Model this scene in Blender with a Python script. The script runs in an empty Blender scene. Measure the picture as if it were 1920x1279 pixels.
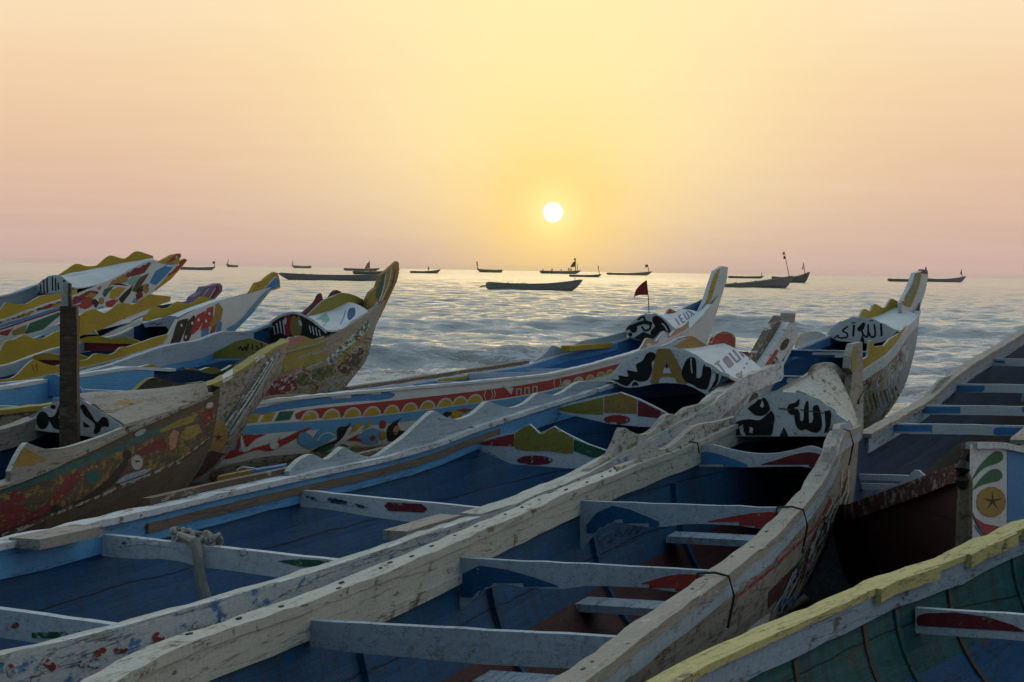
import bpy, bmesh, math, random
import numpy as np
from mathutils import Vector, Matrix
from mathutils.bvhtree import BVHTree
from mathutils.geometry import delaunay_2d_cdt
R = math.radians
random.seed(7); rng = np.random.default_rng(7)
SC = bpy.context.scene
COL = SC.collection

# ------------------------------------------------------------------ camera
FPX = 4000.0                       # focal length in pixels of a 1920 px wide frame (75 mm)
EYE = Vector((0, 0, 3.4))
PITCH = math.atan(134/4000); ROLL = 0.0161
_f = Vector((0, math.cos(PITCH), -math.sin(PITCH)))
_r0 = Vector((1, 0, 0)); _u0 = Vector((0, math.sin(PITCH), math.cos(PITCH)))
_r = math.cos(ROLL)*_r0 + math.sin(ROLL)*_u0
_u = -math.sin(ROLL)*_r0 + math.cos(ROLL)*_u0
cam = bpy.data.cameras.new('camera'); cam.lens = 36*FPX/1920; cam.sensor_width = 36
cam.clip_start = 0.1; cam.clip_end = 60000
co = bpy.data.objects.new('camera', cam); COL.objects.link(co)
co.matrix_world = Matrix(((_r.x, _u.x, -_f.x, EYE.x), (_r.y, _u.y, -_f.y, EYE.y), (_r.z, _u.z, -_f.z, EYE.z), (0, 0, 0, 1)))
SC.camera = co
def ray(px, py): return _f + _r*((px-960)/FPX) + _u*((639.5-py)/FPX)
def at(px, py, D): return EYE + ray(px, py)*D
def srgb(*c):
    return tuple(((x/255)/12.92 if x/255 <= .04045 else ((x/255+.055)/1.055)**2.4) for x in c)

# ------------------------------------------------------------------ sky + sun
SUNV = ray(1037, 398).normalized()
SUN_AZ = math.atan2(SUNV.x, SUNV.y); SUN_EL = math.asin(SUNV.z)
w = bpy.data.worlds.new('World'); SC.world = w; w.use_nodes = True
nt = w.node_tree; nt.nodes.clear(); N = nt.nodes.new; LK = nt.links.new
def m(op, a, b=None, c=None, clamp=False):
    n = N('ShaderNodeMath'); n.operation = op; n.use_clamp = clamp
    for i, v in enumerate((a, b, c)):
        if v is None: continue
        if isinstance(v, (int, float)): n.inputs[i].default_value = v
        else: LK(v, n.inputs[i])
    return n.outputs[0]
def mixc(f, a, b, mode='MIX'):
    n = N('ShaderNodeMix'); n.data_type = 'RGBA'; n.blend_type = mode; n.clamp_factor = True
    for i, v in ((0, f), (6, a), (7, b)):
        if isinstance(v, (int, float)): n.inputs[i].default_value = v
        elif isinstance(v, tuple): n.inputs[i].default_value = (*v, 1)
        else: LK(v, n.inputs[i])
    return n.outputs[2]
def ramp(fac, stops, interp='LINEAR'):
    n = N('ShaderNodeValToRGB'); n.color_ramp.interpolation = interp
    e = n.color_ramp.elements
    while len(e) < len(stops): e.new(0.5)
    for i, (p, c) in enumerate(stops):
        e[i].position = p; e[i].color = (*c, 1)
    LK(fac, n.inputs[0]); return n.outputs[0]
tc = N('ShaderNodeTexCoord'); sep = N('ShaderNodeSeparateXYZ'); LK(tc.outputs['Generated'], sep.inputs[0])
X, Y, Z = sep.outputs
zs = m('SQRT', m('MAXIMUM', Z, 0.0))
def el(d): return math.sqrt(math.sin(R(d)))
base = ramp(zs, [(0, srgb(190, 164, 158)), (el(1.2), srgb(204, 171, 156)), (el(3.2), srgb(222, 186, 156)), (el(5.2), srgb(234, 201, 163)),
                 (el(7.4), srgb(241, 217, 180)), (el(13), srgb(236, 226, 210)), (el(26), srgb(204, 215, 215)), (el(50), srgb(176, 199, 213)), (el(88), srgb(166, 193, 212))])
az = m('SUBTRACT', m('ARCTAN2', X, Y), SUN_AZ)
gx = m('POWER', 2.718, m('MULTIPLY', m('MULTIPLY', az, az), -1/(R(6.8)**2)))
ge = ramp(zs, [(0, (.08,)*3), (el(.5), (.16,)*3), (el(1.4), (.5,)*3), (el(3.4), (.85,)*3), (el(8), (.88,)*3), (el(20), (0,)*3)])
c1 = mixc(m('MULTIPLY', gx, ge), base, srgb(255, 233, 168))
dt = N('ShaderNodeVectorMath'); dt.operation = 'DOT_PRODUCT'; LK(tc.outputs['Generated'], dt.inputs[0]); dt.inputs[1].default_value = SUNV
omd = m('SUBTRACT', 1.0, dt.outputs['Value'])
c2 = mixc(m('MULTIPLY', m('POWER', 2.718, m('MULTIPLY', omd, -1/.0010)), .80), c1, srgb(255, 213, 118))
c3 = mixc(m('MULTIPLY', m('POWER', 2.718, m('MULTIPLY', omd, -1/.00007)), .85), c2, srgb(255, 241, 160))
# very faint streaks of high cloud
mp = N('ShaderNodeMapping'); LK(tc.outputs['Generated'], mp.inputs[0]); mp.inputs['Scale'].default_value = (3, 3, 60)
nz = N('ShaderNodeTexNoise'); LK(mp.outputs[0], nz.inputs[0]); nz.inputs['Scale'].default_value = 3.0; nz.inputs['Detail'].default_value = 5
st = ramp(nz.outputs[0], [(0.45, (0, 0, 0)), (0.8, (1, 1, 1))])
c4 = mixc(m('MULTIPLY', st, .07), c3, srgb(255, 236, 200))
# sky away from the sunset is dusky blue
back = m('MULTIPLY', m('SUBTRACT', .35, dt.outputs['Value']), 1.0, clamp=True)
c5 = mixc(back, c4, srgb(98, 120, 136))
disc = m('MULTIPLY', m('SUBTRACT', dt.outputs['Value'], math.cos(R(.285))), 1/(math.cos(R(.25))-math.cos(R(.285))), clamp=True)
c6 = mixc(disc, c5, (1.15, 1.12, .95))
below = m('LESS_THAN', Z, -0.002)
c7 = mixc(below, c6, srgb(60, 66, 72))
bg = N('ShaderNodeBackground'); LK(c7, bg.inputs[0]); bg.inputs[1].default_value = 1.0
wo = N('ShaderNodeOutputWorld'); LK(bg.outputs[0], wo.inputs[0])
ld = bpy.data.lights.new('sun', 'SUN'); ld.energy = 0.022; ld.angle = R(9); ld.color = (1, .72, .42)
lo = bpy.data.objects.new('sun', ld); COL.objects.link(lo)
lo.rotation_euler = (-SUNV).to_track_quat('-Z', 'Y').to_euler()
SC.view_settings.view_transform = 'Standard'; SC.view_settings.look = 'None'
SC.view_settings.exposure = 0.14; SC.view_settings.gamma = 1

# ------------------------------------------------------------------ materials
MATS = {}
def newmat(name):
    global nt, N, LK
    mt = bpy.data.materials.new(name); mt.use_nodes = True
    nt = mt.node_tree; nt.nodes.clear(); N = nt.nodes.new; LK = nt.links.new
    b = N('ShaderNodeBsdfPrincipled'); o = N('ShaderNodeOutputMaterial'); LK(b.outputs[0], o.inputs[0])
    return mt, b
def noise(vec, scale, detail=6, rough=.6, mscale=None, dist=0):
    if mscale:
        mp = N('ShaderNodeMapping'); LK(vec, mp.inputs[0]); mp.inputs['Scale'].default_value = mscale; vec = mp.outputs[0]
    n = N('ShaderNodeTexNoise'); LK(vec, n.inputs[0]); n.inputs['Scale'].default_value = scale
    n.inputs['Detail'].default_value = detail; n.inputs['Roughness'].default_value = rough; n.inputs['Distortion'].default_value = dist
    return n.outputs[0]
COLS = dict(white=(.62, .64, .65), cream=(.50, .50, .44), yellow=(.46, .31, .035), paleyellow=(.60, .50, .20), olive=(.30, .25, .05),
            red=(.36, .045, .04), darkred=(.20, .03, .035), blue=(.07, .23, .48), lightblue=(.12, .34, .60), deepblue=(.016, .092, .21), navy=(.010, .045, .11),
            teal=(.026, .125, .125), green=(.03, .13, .07), mint=(.20, .42, .34), black=(.018, .018, .016), dark=(.03, .028, .025),
            wood=(.19, .14, .10), greywood=(.33, .30, .26), brown=(.11, .075, .05), peach=(.52, .27, .15), pink=(.45, .16, .18),
            greyblue=(.36, .43, .50), maroon=(.085, .028, .027), ochre=(.36, .22, .06), purple=(.20, .14, .22))
def paint(c, wear=.25, under='greywood', grain=1.0, streak=0.0):
    key = (c, wear, under, grain, streak)
    if key in MATS: return MATS[key]
    mt, b = newmat('%s_paint' % c)
    tc = N('ShaderNodeTexCoord').outputs['Object']
    n1 = noise(tc, 11, 10, .72, (.45, 1, 1.1), .2)
    n2 = noise(tc, 1.1, 4, .6)
    n3 = noise(tc, 34, 6, .7, (.08, 1, 1))
    n4 = noise(tc, 34, 4, .7)
    th = .72 - .34*wear
    chip = ramp(n1, [(max(th-.03, 0), (0,)*3), (th+.03, (1,)*3)])
    sc_ = ramp(n3, [(.60, (0,)*3), (.72, (1,)*3)])
    msk = m('MAXIMUM', chip, m('MULTIPLY', sc_, min(.9, wear*1.1)))
    under_c = mixc(n3, tuple(v*.55 for v in COLS[under]), tuple(v*1.25 for v in COLS[under]))
    col = COLS[c]
    pc = mixc(n2, tuple(v*.74 for v in col), tuple(min(v*1.14, .8) for v in col))
    grime = ramp(n4, [(.30, (.55,)*3), (.56, (1,)*3)])
    pc = mixc(min(.25+wear*.75, .9), pc, grime, 'MULTIPLY')
    if streak:
        ns = noise(tc, 5, 5, .65, (2.6, .6, .16))
        sm = ramp(ns, [(.45, (0,)*3), (.70, (1,)*3)])
        pc = mixc(m('MULTIPLY', sm, streak), pc, (.045, .040, .030))
    fc = mixc(msk, pc, under_c)
    n5 = noise(tc, 9, 5, .6, (.05, 1, 1), .15)
    crack = ramp(m('ABSOLUTE', m('SUBTRACT', n5, .5)), [(.004, (1,)*3), (.012, (0,)*3)])
    if streak:
        sz = N('ShaderNodeSeparateXYZ'); LK(tc, sz.inputs[0])
        fr = m('FRACT', m('ADD', m('MULTIPLY', sz.outputs[2], 3.3), m('MULTIPLY', n2, .25)))
        fc = mixc(m('MULTIPLY', m('LESS_THAN', fr, .035), .75), fc, (.006, .008, .012))
    fc = mixc(m('MULTIPLY', crack, min(.75, wear*1.6)), fc, (.035, .028, .022))
    LK(fc, b.inputs['Base Color'])
    b.inputs['Roughness'].default_value = .58
    b.inputs['Specular IOR Level'].default_value = .12
    bp = N('ShaderNodeBump'); bp.inputs['Strength'].default_value = .5*grain; bp.inputs['Distance'].default_value = .012
    hh = m('ADD', m('MULTIPLY', n3, .8), m('MULTIPLY', msk, -.5))
    LK(m('ADD', hh, m('MULTIPLY', n1, 1.2)), bp.inputs['Height']); LK(bp.outputs[0], b.inputs['Normal'])
    MATS[key] = mt; return mt

# ------------------------------------------------------------------ object helpers
def tag(o, label=None, cat=None, group=None, kind=None):
    if label: o['label'] = label
    if cat: o['category'] = cat
    if group: o['group'] = group
    if kind: o['kind'] = kind
    return o
def root(name, loc, rz, label, cat, group=None):
    o = bpy.data.objects.new(name, None); COL.objects.link(o)
    o.empty_display_size = .3
    o.location = loc; o.rotation_euler = (0, 0, rz)
    return tag(o, label, cat, group)
def rmat(o):
    return Matrix.Translation(o.location) @ Matrix.Rotation(o.rotation_euler[2], 4, 'Z')

JIT = .10
def unionpoly(polys, step):
    """2D polygons -> triangulated union with inner grid points."""
    pts, edges, faces = [], [], []
    allp = []
    for poly in polys:
        rp = []
        for i in range(len(poly)):
            a = Vector(poly[i]); b = Vector(poly[(i+1) % len(poly)])
            k = max(1, int((b-a).length/step))
            for j in range(k): rp.append(a.lerp(b, j/k)+Vector((rng.normal(0, JIT), rng.normal(0, JIT))))
        s = len(pts); pts += rp; faces.append(list(range(s, s+len(rp))))
        allp += rp
    if len(polys) < 4:
        x0 = min(p.x for p in allp); x1 = max(p.x for p in allp); y0 = min(p.y for p in allp); y1 = max(p.y for p in allp)
        if x1-x0 > 2*step and y1-y0 > 2*step:
            for gx_ in np.arange(x0+step*.7, x1, step):
                for gy_ in np.arange(y0+step*.7, y1, step):
                    pts.append(Vector((gx_, gy_)))
    r = delaunay_2d_cdt(pts, [], faces, 1, 1e-3)
    return r[0], [f for f in r[2]]
def strokepolys(pl, wd):
    if isinstance(wd, (int, float)): wd = [wd]*len(pl)
    P = [Vector(p) for p in pl]; out = []
    for i in range(len(P)-1):
        a, b = P[i], P[i+1]; t = (b-a)
        if t.length < 1e-6: continue
        t.normalize(); n = Vector((-t.y, t.x))
        out.append([a+n*wd[i]/2, b+n*wd[i+1]/2, b-n*wd[i+1]/2, a-n*wd[i]/2])
    for i, p in enumerate(P[1:-1] if len(P) > 2 else []):
        r_ = wd[i+1]/2*.98
        out.append([p+Vector((math.cos(k*math.pi/4), math.sin(k*math.pi/4)))*r_ for k in range(8)])
    return out
def smooth(pl, k=4):
    P = [Vector(p) for p in pl]; out = []
    for i in range(len(P)-1):
        p0 = P[max(i-1, 0)]; p1 = P[i]; p2 = P[i+1]; p3 = P[min(i+2, len(P)-1)]
        for j in range(k):
            t = j/k
            out.append(.5*((2*p1)+(p2-p0)*t+(2*p0-5*p1+4*p2-p3)*t*t+(3*p1-p0-3*p2+p3)*t**3))
    out.append(P[-1]); return [tuple(v) for v in out]
def ell(cx, cy, rx, ry, a=0, n=14):
    return [(cx+rx*math.cos(2*math.pi*k/n)*math.cos(a)-ry*math.sin(2*math.pi*k/n)*math.sin(a),
             cy+rx*math.cos(2*math.pi*k/n)*math.sin(a)+ry*math.sin(2*math.pi*k/n)*math.cos(a)) for k in range(n)]
def star(cx, cy, r, n=5, q=.42):
    return [(cx+(r if k % 2 == 0 else r*q)*math.sin(math.pi*k/n), cy-(r if k % 2 == 0 else r*q)*math.cos(math.pi*k/n)) for k in range(2*n)]

class Part:
    def __init__(s, name, parent, mats=None):
        s.name = name; s.parent = parent; s.v = []; s.f = []; s.mi = []; s.mats = []; s.bvh = None; s.layer = 0; s.label = None
    def m(s, mat):
        if isinstance(mat, (str, tuple)):
            mat = paint(*((mat,) if isinstance(mat, str) else mat))
        if mat not in s.mats: s.mats.append(mat)
        return s.mats.index(mat)
    def add(s, vs, fs, mat):
        b = len(s.v); k = s.m(mat)
        s.v += [Vector(v) for v in vs]; s.f += [tuple(i+b for i in f) for f in fs]; s.mi += [k]*len(fs)
        return s
    def box(s, c, ax, mat, jit=0):
        """box from centre and three half-axis vectors"""
        c = Vector(c); a, b, d = [Vector(x) for x in ax]
        vs = [c+i*a+j*b+k*d for i in (-1, 1) for j in (-1, 1) for k in (-1, 1)]
        fs = [(0, 1, 3, 2), (4, 6, 7, 5), (0, 4, 5, 1), (2, 3, 7, 6), (0, 2, 6, 4), (1, 5, 7, 3)]
        return s.add(vs, fs, mat)
    def sweep(s, secs, mat, closed=False, caps=True):
        """loft of equal-length section rings"""
        n = len(secs[0]); vs = [p for sec in secs for p in sec]; fs = []
        for i in range(len(secs)-1):
            for j in range(n):
                k = (j+1) % n
                fs.append((i*n+j, i*n+k, (i+1)*n+k, (i+1)*n+j))
        if caps:
            fs.append(tuple(range(n))[::-1]); fs.append(tuple((len(secs)-1)*n+j for j in range(n)))
        return s.add(vs, fs, mat)
    def tube(s, pts, rad, mat, n=8):
        pts = [Vector(p) for p in pts]; secs = []
        if isinstance(rad, (int, float)): rad = [rad]*len(pts)
        for i, p in enumerate(pts):
            t = (pts[min(i+1, len(pts)-1)]-pts[max(i-1, 0)]).normalized()
            a = t.cross(Vector((0, 0, 1)))
            if a.length < .05: a = t.cross(Vector((0, 1, 0)))
            a.normalize(); b = t.cross(a)
            secs.append([p+(a*math.cos(2*math.pi*k/n)+b*math.sin(2*math.pi*k/n))*rad[i] for k in range(n)])
        return s.sweep(secs, mat)
    def plate(s, pts, nrm, th, mat, edge=None):
        """extruded flat polygon; pts are 3D, thickness centred along nrm"""
        nrm = Vector(nrm).normalized()
        pts = [Vector(p) for p in pts]
        c = sum(pts, Vector())/len(pts)
        ex = (pts[1]-pts[0]); ex -= nrm*ex.dot(nrm); ex.normalize(); ey = nrm.cross(ex)
        p2 = [Vector(((p-c).dot(ex), (p-c).dot(ey))) for p in pts]
        r = delaunay_2d_cdt(p2, [], [list(range(len(p2)))], 1, 1e-5)
        vv = [c+ex*q.x+ey*q.y for q in r[0]]
        n = len(vv)
        fr = [v+nrm*th/2 for v in vv]; bk = [v-nrm*th/2 for v in vv]
        fs = [tuple(f) for f in r[2]] + [tuple(i+n for i in reversed(f)) for f in r[2]]
        s.add(fr+bk, fs, mat)
        k = len(pts)
        s.add([p+nrm*th/2 for p in pts]+[p-nrm*th/2 for p in pts], [(i, (i+1) % k, (i+1) % k+k, i+k) for i in range(k)], edge or mat)
        return s
    def _bvh(s):
        if s.bvh is None: s.bvh = BVHTree.FromPolygons([tuple(v) for v in s.v], s.f)
        return s.bvh
    def paint(s, polys, mat, step=7, maxd=.6, raw=False):
        """lay paint shapes on the surface already built (4 mm proud)"""
        if not polys: return s
        if not isinstance(polys[0][0], (tuple, list, Vector)): polys = [polys]
        if not raw: polys = [smooth(list(pl)+[pl[0]], 3)[:-1] if len(pl) >= 8 and len(pl) not in (10, 14) else pl for pl in polys]
        bv = s._bvh(); s.layer += 1; off = .003+.00015*s.layer
        vs, fs = unionpoly(polys, step)
        P = []; ok = []
        for q in vs:
            d = ray(q.x, q.y).normalized()
            h = bv.ray_cast(EYE, d)
            if h[0] is None: P.append(None); continue
            n = h[1] if h[1].dot(d) < 0 else -h[1]
            P.append((h[0]+n*off, h[3]))
        used = {}; nv = []; nf = []
        for f in fs:
            if any(P[i] is None for i in f): continue
            ds = [P[i][1] for i in f]
            if max(ds)-min(ds) > maxd: continue
            g = []
            for i in f:
                if i not in used: used[i] = len(nv); nv.append(P[i][0])
                g.append(used[i])
            nf.append(tuple(g))
        if nf: s.add(nv, nf, mat)
        return s
    def stroke(s, pl, wd, mat, step=6):
        return s.paint(strokepolys(pl, wd), mat, step, raw=True)
    def build(s, label=None, tagd=None, shade=False):
        me = bpy.data.meshes.new(s.name)
        inv = rmat(s.parent).inverted() if s.parent else Matrix()
        me.from_pydata([tuple(inv @ v) for v in s.v], [], s.f)
        for mt in s.mats: me.materials.append(mt)
        me.polygons.foreach_set('material_index', s.mi)
        if shade: me.polygons.foreach_set('use_smooth', [True]*len(s.f))
        me.update()
        o = bpy.data.objects.new(s.name, me); COL.objects.link(o)
        if s.parent: o.parent = s.parent
        if label: o['label'] = label
        if tagd: tag(o, **tagd)
        s.ob = o
        return o
# ------------------------------------------------------------------ beached pirogues
class Boat:
    def __init__(b, name, label, tip, head, L, wb, Lt, pw, left=None, right=None, stem=None, depth=1.05, wmin=.05, lift=0.0, group='painted pirogues drawn up on the beach', sternw=.65, panel=None):
        p = at(*tip); b.tip = p; th = R(head); b.d = Vector((math.sin(th), math.cos(th), 0)); b.l = Vector((-math.cos(th), math.sin(th), 0))
        b.L = L; b.wb = wb; b.Lt = Lt; b.pw = pw; b.wmin = wmin; b.depth = depth; b.sternw = sternw
        if panel:      # station and half beam at the name board
            b.tp = b.centre((panel[0]+panel[1])/2, panel[2])[0]
            yy = b.c(b.tp).y; hb = max(.42, (panel[1]-panel[0])/2/4000*yy/math.cos(th)*.97)
            b.pw = min(1.1, max(.25, math.log(min(hb, wb*.95)/wb)/math.log(b.tp/Lt)))
            print(name, 'panel station', round(b.tp, 2), 'half beam', round(hb, 2), 'pw', round(b.pw, 2))
        mid = b.c(L*.5)
        b.prof = {}
        for sd, pl in ((1, left), (-1, right)):
            if pl is None: continue
            q = []
            for e in pl:
                if e[0] == 't': q.append((e[1], e[2]))
                else: q.append(b.curtain(e[0], e[1], sd))
            q.sort()
            q = [x for i, x in enumerate(q) if i == 0 or x[0]-q[i-1][0] > .02]
            b.prof[sd] = q
        if 1 not in b.prof: b.prof[1] = b.prof[-1]
        if -1 not in b.prof: b.prof[-1] = b.prof[1]
        ts = np.linspace(0, L, 400); b.ts = ts; b.zz = {}
        ker = np.ones(15)/15
        for sd in (1, -1):
            q = b.prof[sd]; z = np.interp(ts, [x[0] for x in q], [x[1] for x in q])
            zp = np.pad(z, 7, mode='edge'); b.zz[sd] = np.convolve(zp, ker, 'valid')
        print(name, 'left', [(round(t, 1), round(z, 2)) for t, z in b.prof[1]], 'right', [(round(t, 1), round(z, 2)) for t, z in b.prof[-1]])
        # keel / stem profile
        base = ground(mid.y, mid.x) - .02
        if stem:
            sp = sorted([(e[1], e[2]) if e[0] == 't' else b.centre(*e) for e in stem])
            sp = [(max(t, 0), z) for t, z in sp]
            print('   stem', [(round(t, 2), round(z, 2)) for t, z in sp])
        else:
            zt = b.zg(0, 1); sp = [(0, zt-.2), (.6, zt-.7), (1.6, zt-1.3), (3.2, base+.1)]
        sp = [x for x in sp if x[1] > base+.02]
        tl = sp[-1][0]
        sp = sp + [(tl+.8, base+ .05), (tl+2.2, base), (L-2.5, base), (L, base+.35)]
        b.kp = sp
        g = b.c(L*.5)
        b.root = root(name, (g.x, g.y, base), math.atan2(b.d.y, b.d.x), label, 'fishing boat', group)
    def c(b, t): return Vector((b.tip.x, b.tip.y, 0)) - b.d*t
    def w(b, t):
        x = min(1.0, max(t, 0)/b.Lt); ww = b.wb*(x**b.pw)*(1.0 if x < 1 else 1)
        if t > b.L-2.2:
            k = (t-b.L+2.2)/2.2; ww *= 1-(1-b.sternw)*k*k
        return max(ww, b.wmin)
    def zg(b, t, sd): return float(np.interp(t, b.ts, b.zz[sd]))
    def zk(b, t): return float(np.interp(t, [x[0] for x in b.kp], [x[1] for x in b.kp]))
    def gp(b, t, sd, off=0, dz=0):
        p = b.c(t)+b.l*(sd*(b.w(t)+off)); p.z = b.zg(t, sd)+dz; return p
    def curtain(b, px, py, sd, off=0):
        r = ray(px, py); best = None; prev = None
        for t in np.arange(0, b.L+.001, .05):
            p = b.c(t)+b.l*(sd*(b.w(t)+off)); v = p.x*r.y-p.y*r.x
            if prev is not None and (v <= 0) != (prev[1] <= 0):
                k = prev[1]/(prev[1]-v); tt = prev[0]+k*(t-prev[0]); best = tt
            prev = (t, v)
        if best is None:
            vals = [(abs((b.c(t)+b.l*(sd*(b.w(t)+off))).x*r.y-(b.c(t)+b.l*(sd*(b.w(t)+off))).y*r.x), t) for t in np.arange(0, b.L+.001, .05)]
            best = min(vals)[1]
        p = b.c(best)+b.l*(sd*(b.w(best)+off))
        return (best, EYE.z + r.z*(p.y/r.y))
    def centre(b, px, py):
        r = ray(px, py); a = b.c(0)
        # a - d t parallel to r in plan
        den = (-b.d.x)*r.y-(-b.d.y)*r.x
        t = -(a.x*r.y-a.y*r.x)/den
        p = b.c(t); return (t, EYE.z + r.z*(p.y/r.y))
    def trans(b, px, py, t):
        """pixel -> point in the transverse plane at station t"""
        r = ray(px, py); c = b.c(t); k = (c.dot(b.d))/(Vector((r.x, r.y, 0)).dot(b.d))
        return Vector((r.x*k, r.y*k, EYE.z+r.z*k))
    # ---- parts
    def hull(b, outer, inner, t0=0.0, nv=12, flare=.75, inner_t0=.9, floor=None, name='hull', band=None):
        P = Part(name, b.root); ts = list(np.linspace(t0, 4, 26))+list(np.linspace(4, b.L, 40))[1:]
        vs = [0, .04, .1, .18, .28, .4, .52, .64, .76, .86, .94, 1.0]
        def pt(t, v, sd, ins=0):
            zg, zk = b.zg(t, sd), b.zk(t); zk = min(zk, zg-.02)
            ww = max(b.w(t)-ins, .012)
            if ins: zk += .10
            x = ww*(max(1-v**2.4, 0)**flare); x = max(x, .03 if not ins else .01)
            p = b.c(t)+b.l*(sd*x); p.z = zg+(zk-zg)*v; return p
        for sd in (1, -1):
            rows = [[pt(t, v, sd) for v in vs] for t in ts]
            n = len(vs); V = [p for r_ in rows for p in r_]
            F = [(i*n+j, i*n+j+1, (i+1)*n+j+1, (i+1)*n+j) for i in range(len(ts)-1) for j in range(n-1)]
            P.add(V, F, outer)
            ti = [t for t in ts if t >= inner_t0]
            rows = [[pt(t, v, sd, .05) for v in vs] for t in ti]
            V = [p for r_ in rows for p in r_]
            F = [(i*n+j, (i+1)*n+j, (i+1)*n+j+1, i*n+j+1) for i in range(len(ti)-1) for j in range(n-1)]
            Fi = [f for k, f in enumerate(F) if k % (n-1) < 6]; Ff = [f for k, f in enumerate(F) if k % (n-1) >= 6]
            P.add(V, Fi, inner); P.add(V, Ff, floor or inner)
        # stem face and bottom strip, transom
        kl = [[b.c(t)+b.l*(.03*sd)+Vector((0, 0, min(b.zk(t), b.zg(t, 1)-.02))) for sd in (1, -1)] for t in ts]
        V = [p for r_ in kl for p in r_]; P.add(V, [(2*i, 2*i+1, 2*i+3, 2*i+2) for i in range(len(ts)-1)], outer)
        t = b.L; ring = [pt(t, v, 1) for v in vs]+[pt(t, v, -1) for v in reversed(vs)]
        P.add(ring, [tuple(range(len(ring)))], outer)
        ring = [pt(t-.06, v, 1, .05) for v in vs]+[pt(t-.06, v, -1, .05) for v in reversed(vs)]
        P.add(ring, [tuple(range(len(ring)))], inner)
        t = t0; ring = [pt(t, v, 1) for v in vs]+[pt(t, v, -1) for v in reversed(vs)]
        P.add(ring, [tuple(range(len(ring)))], outer)
        return P
    def rail(b, sd, mat, t0=.3, t1=None, wd=.11, h=.045, name='gunwale', off=0, dz=0, jit=.0032, step=.19, label=None):
        """cap rail along one gunwale"""
        P = Part(name, b.root); t1 = t1 or b.L-.05; n = max(4, int((t1-t0)/step)); secs = []
        for i in range(n+1):
            t = t0+(t1-t0)*i/n; c = b.gp(t, sd); o = b.l*sd; j = rng.normal(0, jit, 4)
            oo = min(wd*.5, b.w(t)-.01)
            a = c+o*(.03+off+j[0]); e = c-o*(max(wd-.03, .01)-off-j[1]); e = e if b.w(t) > wd else c-o*(b.w(t)*.8)
            secs.append([a+Vector((0, 0, dz+h+j[2])), a+Vector((0, 0, dz)), e+Vector((0, 0, dz)), e+Vector((0, 0, dz+h+j[3]))])
        P.sweep(secs, mat); return P
    def strake(b, sd, mat, t0, t1, top, h, th=.03, inside=True, name='inner_strake', proud=.0, step=.3):
        P = Part(name, b.root); n = max(3, int((t1-t0)/step)); secs = []
        for i in range(n+1):
            t = t0+(t1-t0)*i/n; o = b.l*sd
            base = b.gp(t, sd, (-.05-proud) if inside else proud)
            q = -th if inside else th
            j = rng.normal(0, .003, 2)
            a = base; e = base+o*(q+j[0])
            secs.append([a+Vector((0, 0, top)), e+Vector((0, 0, top)), e+Vector((0, 0, top-h+j[1])), a+Vector((0, 0, top-h))])
        P.sweep(secs, mat); return P
    def splash(b, sd, px, mat, edge='white', th=.04, name='splash_board', inset=.0, sm=3, bot=0.0, n=None, lift=0.02):
        """scalloped board standing on the gunwale; px traces its top edge"""
        q = sorted(b.curtain(x, y, sd, -inset) for x, y in (smooth(px, sm) if sm else px))
        t0, t1 = q[0][0], q[-1][0]; n = n or max(10, int((t1-t0)/.06))
        n = min(n, 110); P = Part(name, b.root); secs = []
        for i in range(n+1):
            t = t0+(t1-t0)*i/n; z = float(np.interp(t, [a for a, _ in q], [c for _, c in q])); zb = b.zg(t, sd)+bot
            z = max(z, zb+lift); o = b.l*sd
            a = b.c(t)+o*(b.w(t)-inset); e = b.c(t)+o*(b.w(t)-inset-th)
            secs.append([Vector((a.x, a.y, z)), Vector((a.x, a.y, zb)), Vector((e.x, e.y, zb)), Vector((e.x, e.y, z))])
        vs = [p for s_ in secs for p in s_]; m_ = len(secs)
        f1 = [(i*4+j, i*4+(j+1) % 4, (i+1)*4+(j+1) % 4, (i+1)*4+j) for i in range(m_-1) for j in (0, 1, 2)]
        f2 = [(i*4+3, i*4, (i+1)*4, (i+1)*4+3) for i in range(m_-1)]
        P.add(vs, f1+[(0, 1, 2, 3), ((m_-1)*4+3, (m_-1)*4+2, (m_-1)*4+1, (m_-1)*4)], mat); P.add(vs, f2, edge)
        return P
    def thwart(b, l, r, mat, h=.15, th=.045, top=None, name='thwart', inset=.075, sag=0, bottom=None):
        """cross board; l, r are the pixels of the ends of its top rear edge. bottom: optional list of heights along it"""
        tl, zl = b.curtain(*l, 1, -inset)
        pr = b.trans(r[0], r[1], tl); zr = pr.z
        P = Part(name, b.root); n = 12; secs = []
        for i in range(n+1):
            k = i/n; ww = b.w(tl)-inset
            c = b.c(tl)+b.l*(ww*(1-2*k)); z = zl+(zr-zl)*k - sag*math.sin(math.pi*k)+rng.normal(0, .0015)
            hb = h if bottom is None else float(np.interp(k, np.linspace(0, 1, len(bottom)), bottom))
            f = -b.d*th
            secs.append([c+Vector((0, 0, z)), c+f+Vector((0, 0, z)), c+f+Vector((0, 0, z-hb)), c+Vector((0, 0, z-hb))])
        P.sweep(secs, mat); P.t = tl; return P
    def panel(b, t, px, mat, th=.035, name='name_board', edge=None):
        P = Part(name, b.root)
        P.plate([b.trans(x, y, t) for x, y in px], b.d, th, mat, edge); P.t = t
        return P
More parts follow.
